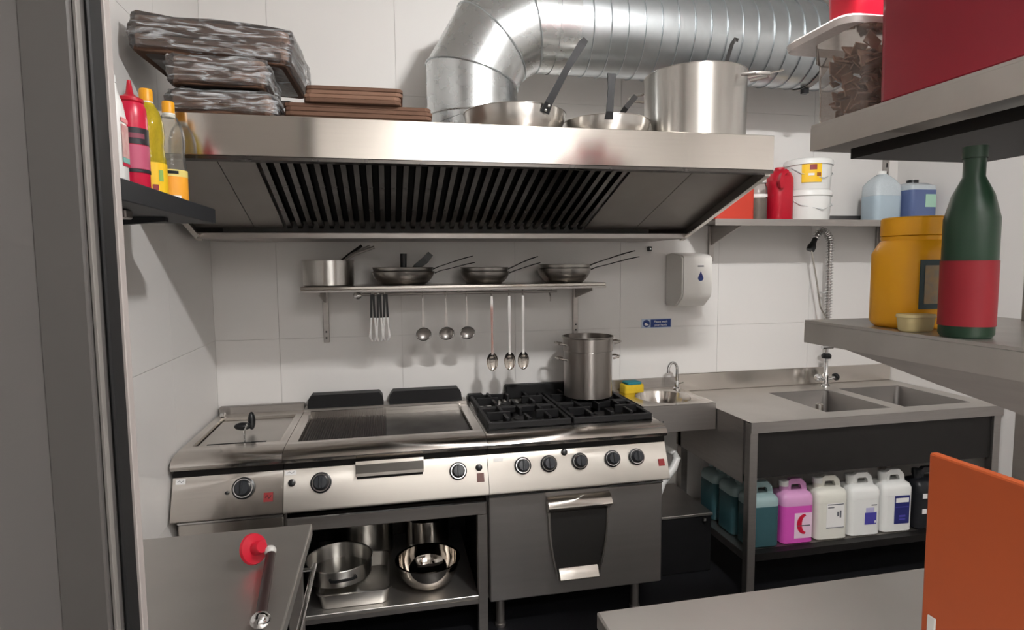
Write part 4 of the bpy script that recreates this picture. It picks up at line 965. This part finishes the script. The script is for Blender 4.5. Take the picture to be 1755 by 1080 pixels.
# upper tier
t = thing('clear_tub', (1.757, -2.06, ZU), 'clear plastic tub of brown dried pieces on the upper shelf', 'tub')
def rbox(x0, x1, y0, y1, g=0): return rr(x1-x0+2*g, y1-y0+2*g, .02+g*.5, 4, (x0+x1)/2, (y0+y1)/2)
b = B(); loft(b, [(0, rbox(.005, .26, .005, .135)), (.004, rbox(0, .265, 0, .14)), (.13, rbox(0, .265, 0, .14, .003)), (.135, rbox(0, .265, 0.008, .14, .008)), (.172, rbox(0, .265, 0.008, .14, .01))])
obj('tub_body', b, TUBC, t, smooth=True)
b = B(); loft(b, [(.1725, rbox(-.02, .285, .03, .175, .025)), (.185, rbox(-.02, .285, .03, .175, .028)), (.192, rbox(-.02, .285, .03, .175, .02)), (.187, rbox(-.02, .285, .03, .175, -.02))]); obj('lid', b, LIDW, t, smooth=True)
b = B()
for i in range(420):
    c = Vector((random.uniform(.02, .245), random.uniform(.02, .122), random.uniform(.012, .148)))
    rot = Matrix.Rotation(random.uniform(0, 6.28), 3, 'X') @ Matrix.Rotation(random.uniform(0, 6.28), 3, 'Z')
    s = random.uniform(.010, .022); q = [Vector((-s, -s*.7, 0)), Vector((s, -s*.6, .003)), Vector((s*.8, s*.7, 0)), Vector((-s*.9, s*.6, .004))]
    def clampv(v): return Vector((min(max(v.x, .006), .258), min(max(v.y, .006), .133), min(max(v.z, .006), .168)))
    vv = [b.verts.new(clampv(c+rot @ k)) for k in q]; v2 = [b.verts.new(clampv(c+rot @ (k+Vector((0, 0, .003))))) for k in q]
    face(b, vv[::-1]); face(b, v2)
    for k in range(4): face(b, [vv[k], vv[(k+1) % 4], v2[(k+1) % 4], v2[k]])
u = obj('dried_pieces', b, mat('dried_brown', '8a6a5a', .8, var=.3, scale=30, col2='b39683'), None, loc=(1.757, -2.06, ZU), kind='stuff'); u['label'] = 'brown dried pieces filling the clear tub'; u['category'] = 'dried food'
t = thing('red_crate', (1.752, -2.455, ZU), 'large glossy red plastic box on the upper shelf', 'box')
loft(b := B(), [(0, rbox(.006, .30, .006, .354)), (.006, rbox(0, .306, 0, .36)), (.23, rbox(0, .306, 0, .36, .003)), (.235, rbox(0, .306, -.01, .36, .005)), (.25, rbox(0, .306, -.01, .36, .005))]); obj('body', b, CRIM, t, smooth=True)
loft(b := B(), [(.2505, rbox(0, .306, -.01, .36, .008)), (.265, rbox(0, .306, -.01, .36, .008)), (.27, rbox(0, .306, 0, .36, .0))]); obj('lid', b, CRIM, t, smooth=True)
t = thing('red_tub', (1.84, -1.965, ZU+.193), 'red plastic tub standing on the clear tub lid', 'tub')
loft(b := B(), [(0, rr(.12, .08, .02)), (.004, rr(.13, .09, .024)), (.10, rr(.14, .10, .026))]); obj('body', b, REDP, t, smooth=True); obj('lid', loft(B(), [(.1005, rr(.15, .11, .03)), (.112, rr(.145, .105, .03))]), CRIM, t, smooth=True)
# lower tier
t = thing('mustard_jar', (1.835, -2.115, ZLw), 'big yellow plastic jar with dark framed label on the lower shelf', 'jar')
b = B(); loft(b, [(0, rr(.11, .11, .04, 6)), (.006, rr(.126, .126, .05, 6)), (.012, rr(.132, .132, .052, 6)), (.145, rr(.132, .132, .052, 6)), (.165, rr(.118, .118, .055, 6)), (.17, rr(.11, .11, .052, 6)), (.178, rr(.114, .114, .055, 6))]); obj('jar_body', b, YEL, t, smooth=True)
obj('lid', lathe(B(), [(.055, .1785), (.058, .18), (.058, .212), (.055, .215), (0, .215)], 36), YEL, t, smooth=True)
b = B(); box(b, -.052, .05, -.0678, -.0662, .04, .132); o = obj('label_frame', b, mat('label_teal', '1f3b40', .5), t); obj('label_field', bx(-.042, .04, -.0686, -.0679, .05, .122), mat('label_mixed', 'b08a4a', .5, col2='5f6f73', scale=60), o)
t = thing('small_tub', (1.775, -2.185, ZLw), 'small cream plastic tub in front of the yellow jar', 'tub')
loft(b := B(), [(0, rr(.05, .03, .01)), (.003, rr(.056, .036, .012)), (.026, rr(.06, .04, .012))]); obj('body', b, mat('cream_tub', 'c9b98a', .5), t, smooth=True); obj('lid', loft(B(), [(.0265, rr(.064, .044, .014)), (.032, rr(.062, .042, .014))]), mat('cream_tub', 'c9b98a', .5), t, smooth=True)
t = thing('sauce_bottle', (1.785, -2.275, ZLw), 'dark green bottle with red label at the right edge', 'bottle')
obj('bottle_body', lathe(B(), [(0, 0), (.036, 0), (.04, .006), (.04, .20), (.03, .24), (.016, .27), (.016, .30), (0, .30)], 28), GREENP, t, smooth=True); wrap(t, .04, .02, .13, mat('label_red', '8c1220', .5)); obj('cap', lathe(B(), [(.018, .3005), (.018, .32), (0, .321)], 20), GREENP, t, smooth=True)
# orange board standing on the worktop
t = thing('chopping_board', (1.695, -2.52, .9005), 'orange plastic chopping board standing upright on the worktop', 'chopping board')
obj('board', bx(0, .016, -.2, .22, .0005, .36, bev=.004, seg=2), ORANGE, t); obj('grip_stud', bx(-.004, -.0005, .19, .205, .05, .085, bev=.001), WHITEP, t)

# ------------------------------------------------------------------ left foreground table
t = thing('prep_table', (.01, -1.45, 0), 'steel table corner in the left foreground before the range', 'table')
obj('top', bx(0, .59, -.70, 0, .845, .88, bev=.004, seg=2), STEELT, t)
obj('side_rail', tb([(.602, -.62, .80), (.602, -.08, .80)], .007, 10), CHROME, t, smooth=True)
for y in (-.60, -.10): obj('rail_arm', tb([(.555, y, .80), (.602, y, .80)], .005, 8), CHROME, t, smooth=True)
for x in (.02, .53):
    for y in (-.66, -.06): obj('leg', bx(x, x+.035, y, y+.035, 0, .8445), STEELD, t)
obj('under_shelf', bx(.02, .57, -.68, -.02, .18, .2), STEELD, t)
t = thing('pestle_tool', (.52, -1.70, .8805), 'hand tool with red flanged collar and dark shaft lying on the left table', 'tool')
b = B(); lathe(b, [(0, 0), (.034, 0), (.036, .004), (.034, .010), (.016, .014), (.015, .034), (.013, .036), (0, .036)], 28); o = obj('red_collar', b, REDP, t, loc=(-.03, .04, .038), rot=(math.radians(12), math.radians(68), math.radians(-25)), smooth=True)
b = B(); ball(b, (.012, .028, .035), .014, .014, .013); obj('tip', b, mat('tip_grey', 'b9b7b2', .3), t, smooth=True)
obj('shaft', tb([(.014, .022, .030), (.025, -.1, .020), (.035, -.21, .012)], .011, 10), mat('shaft_brown', '3a2c2b', .35, .4), t, smooth=True)
b = B(); ball(b, (.038, -.228, .016), .02, .02, .0155); obj('end_knob', b, CHROME, t, smooth=True)
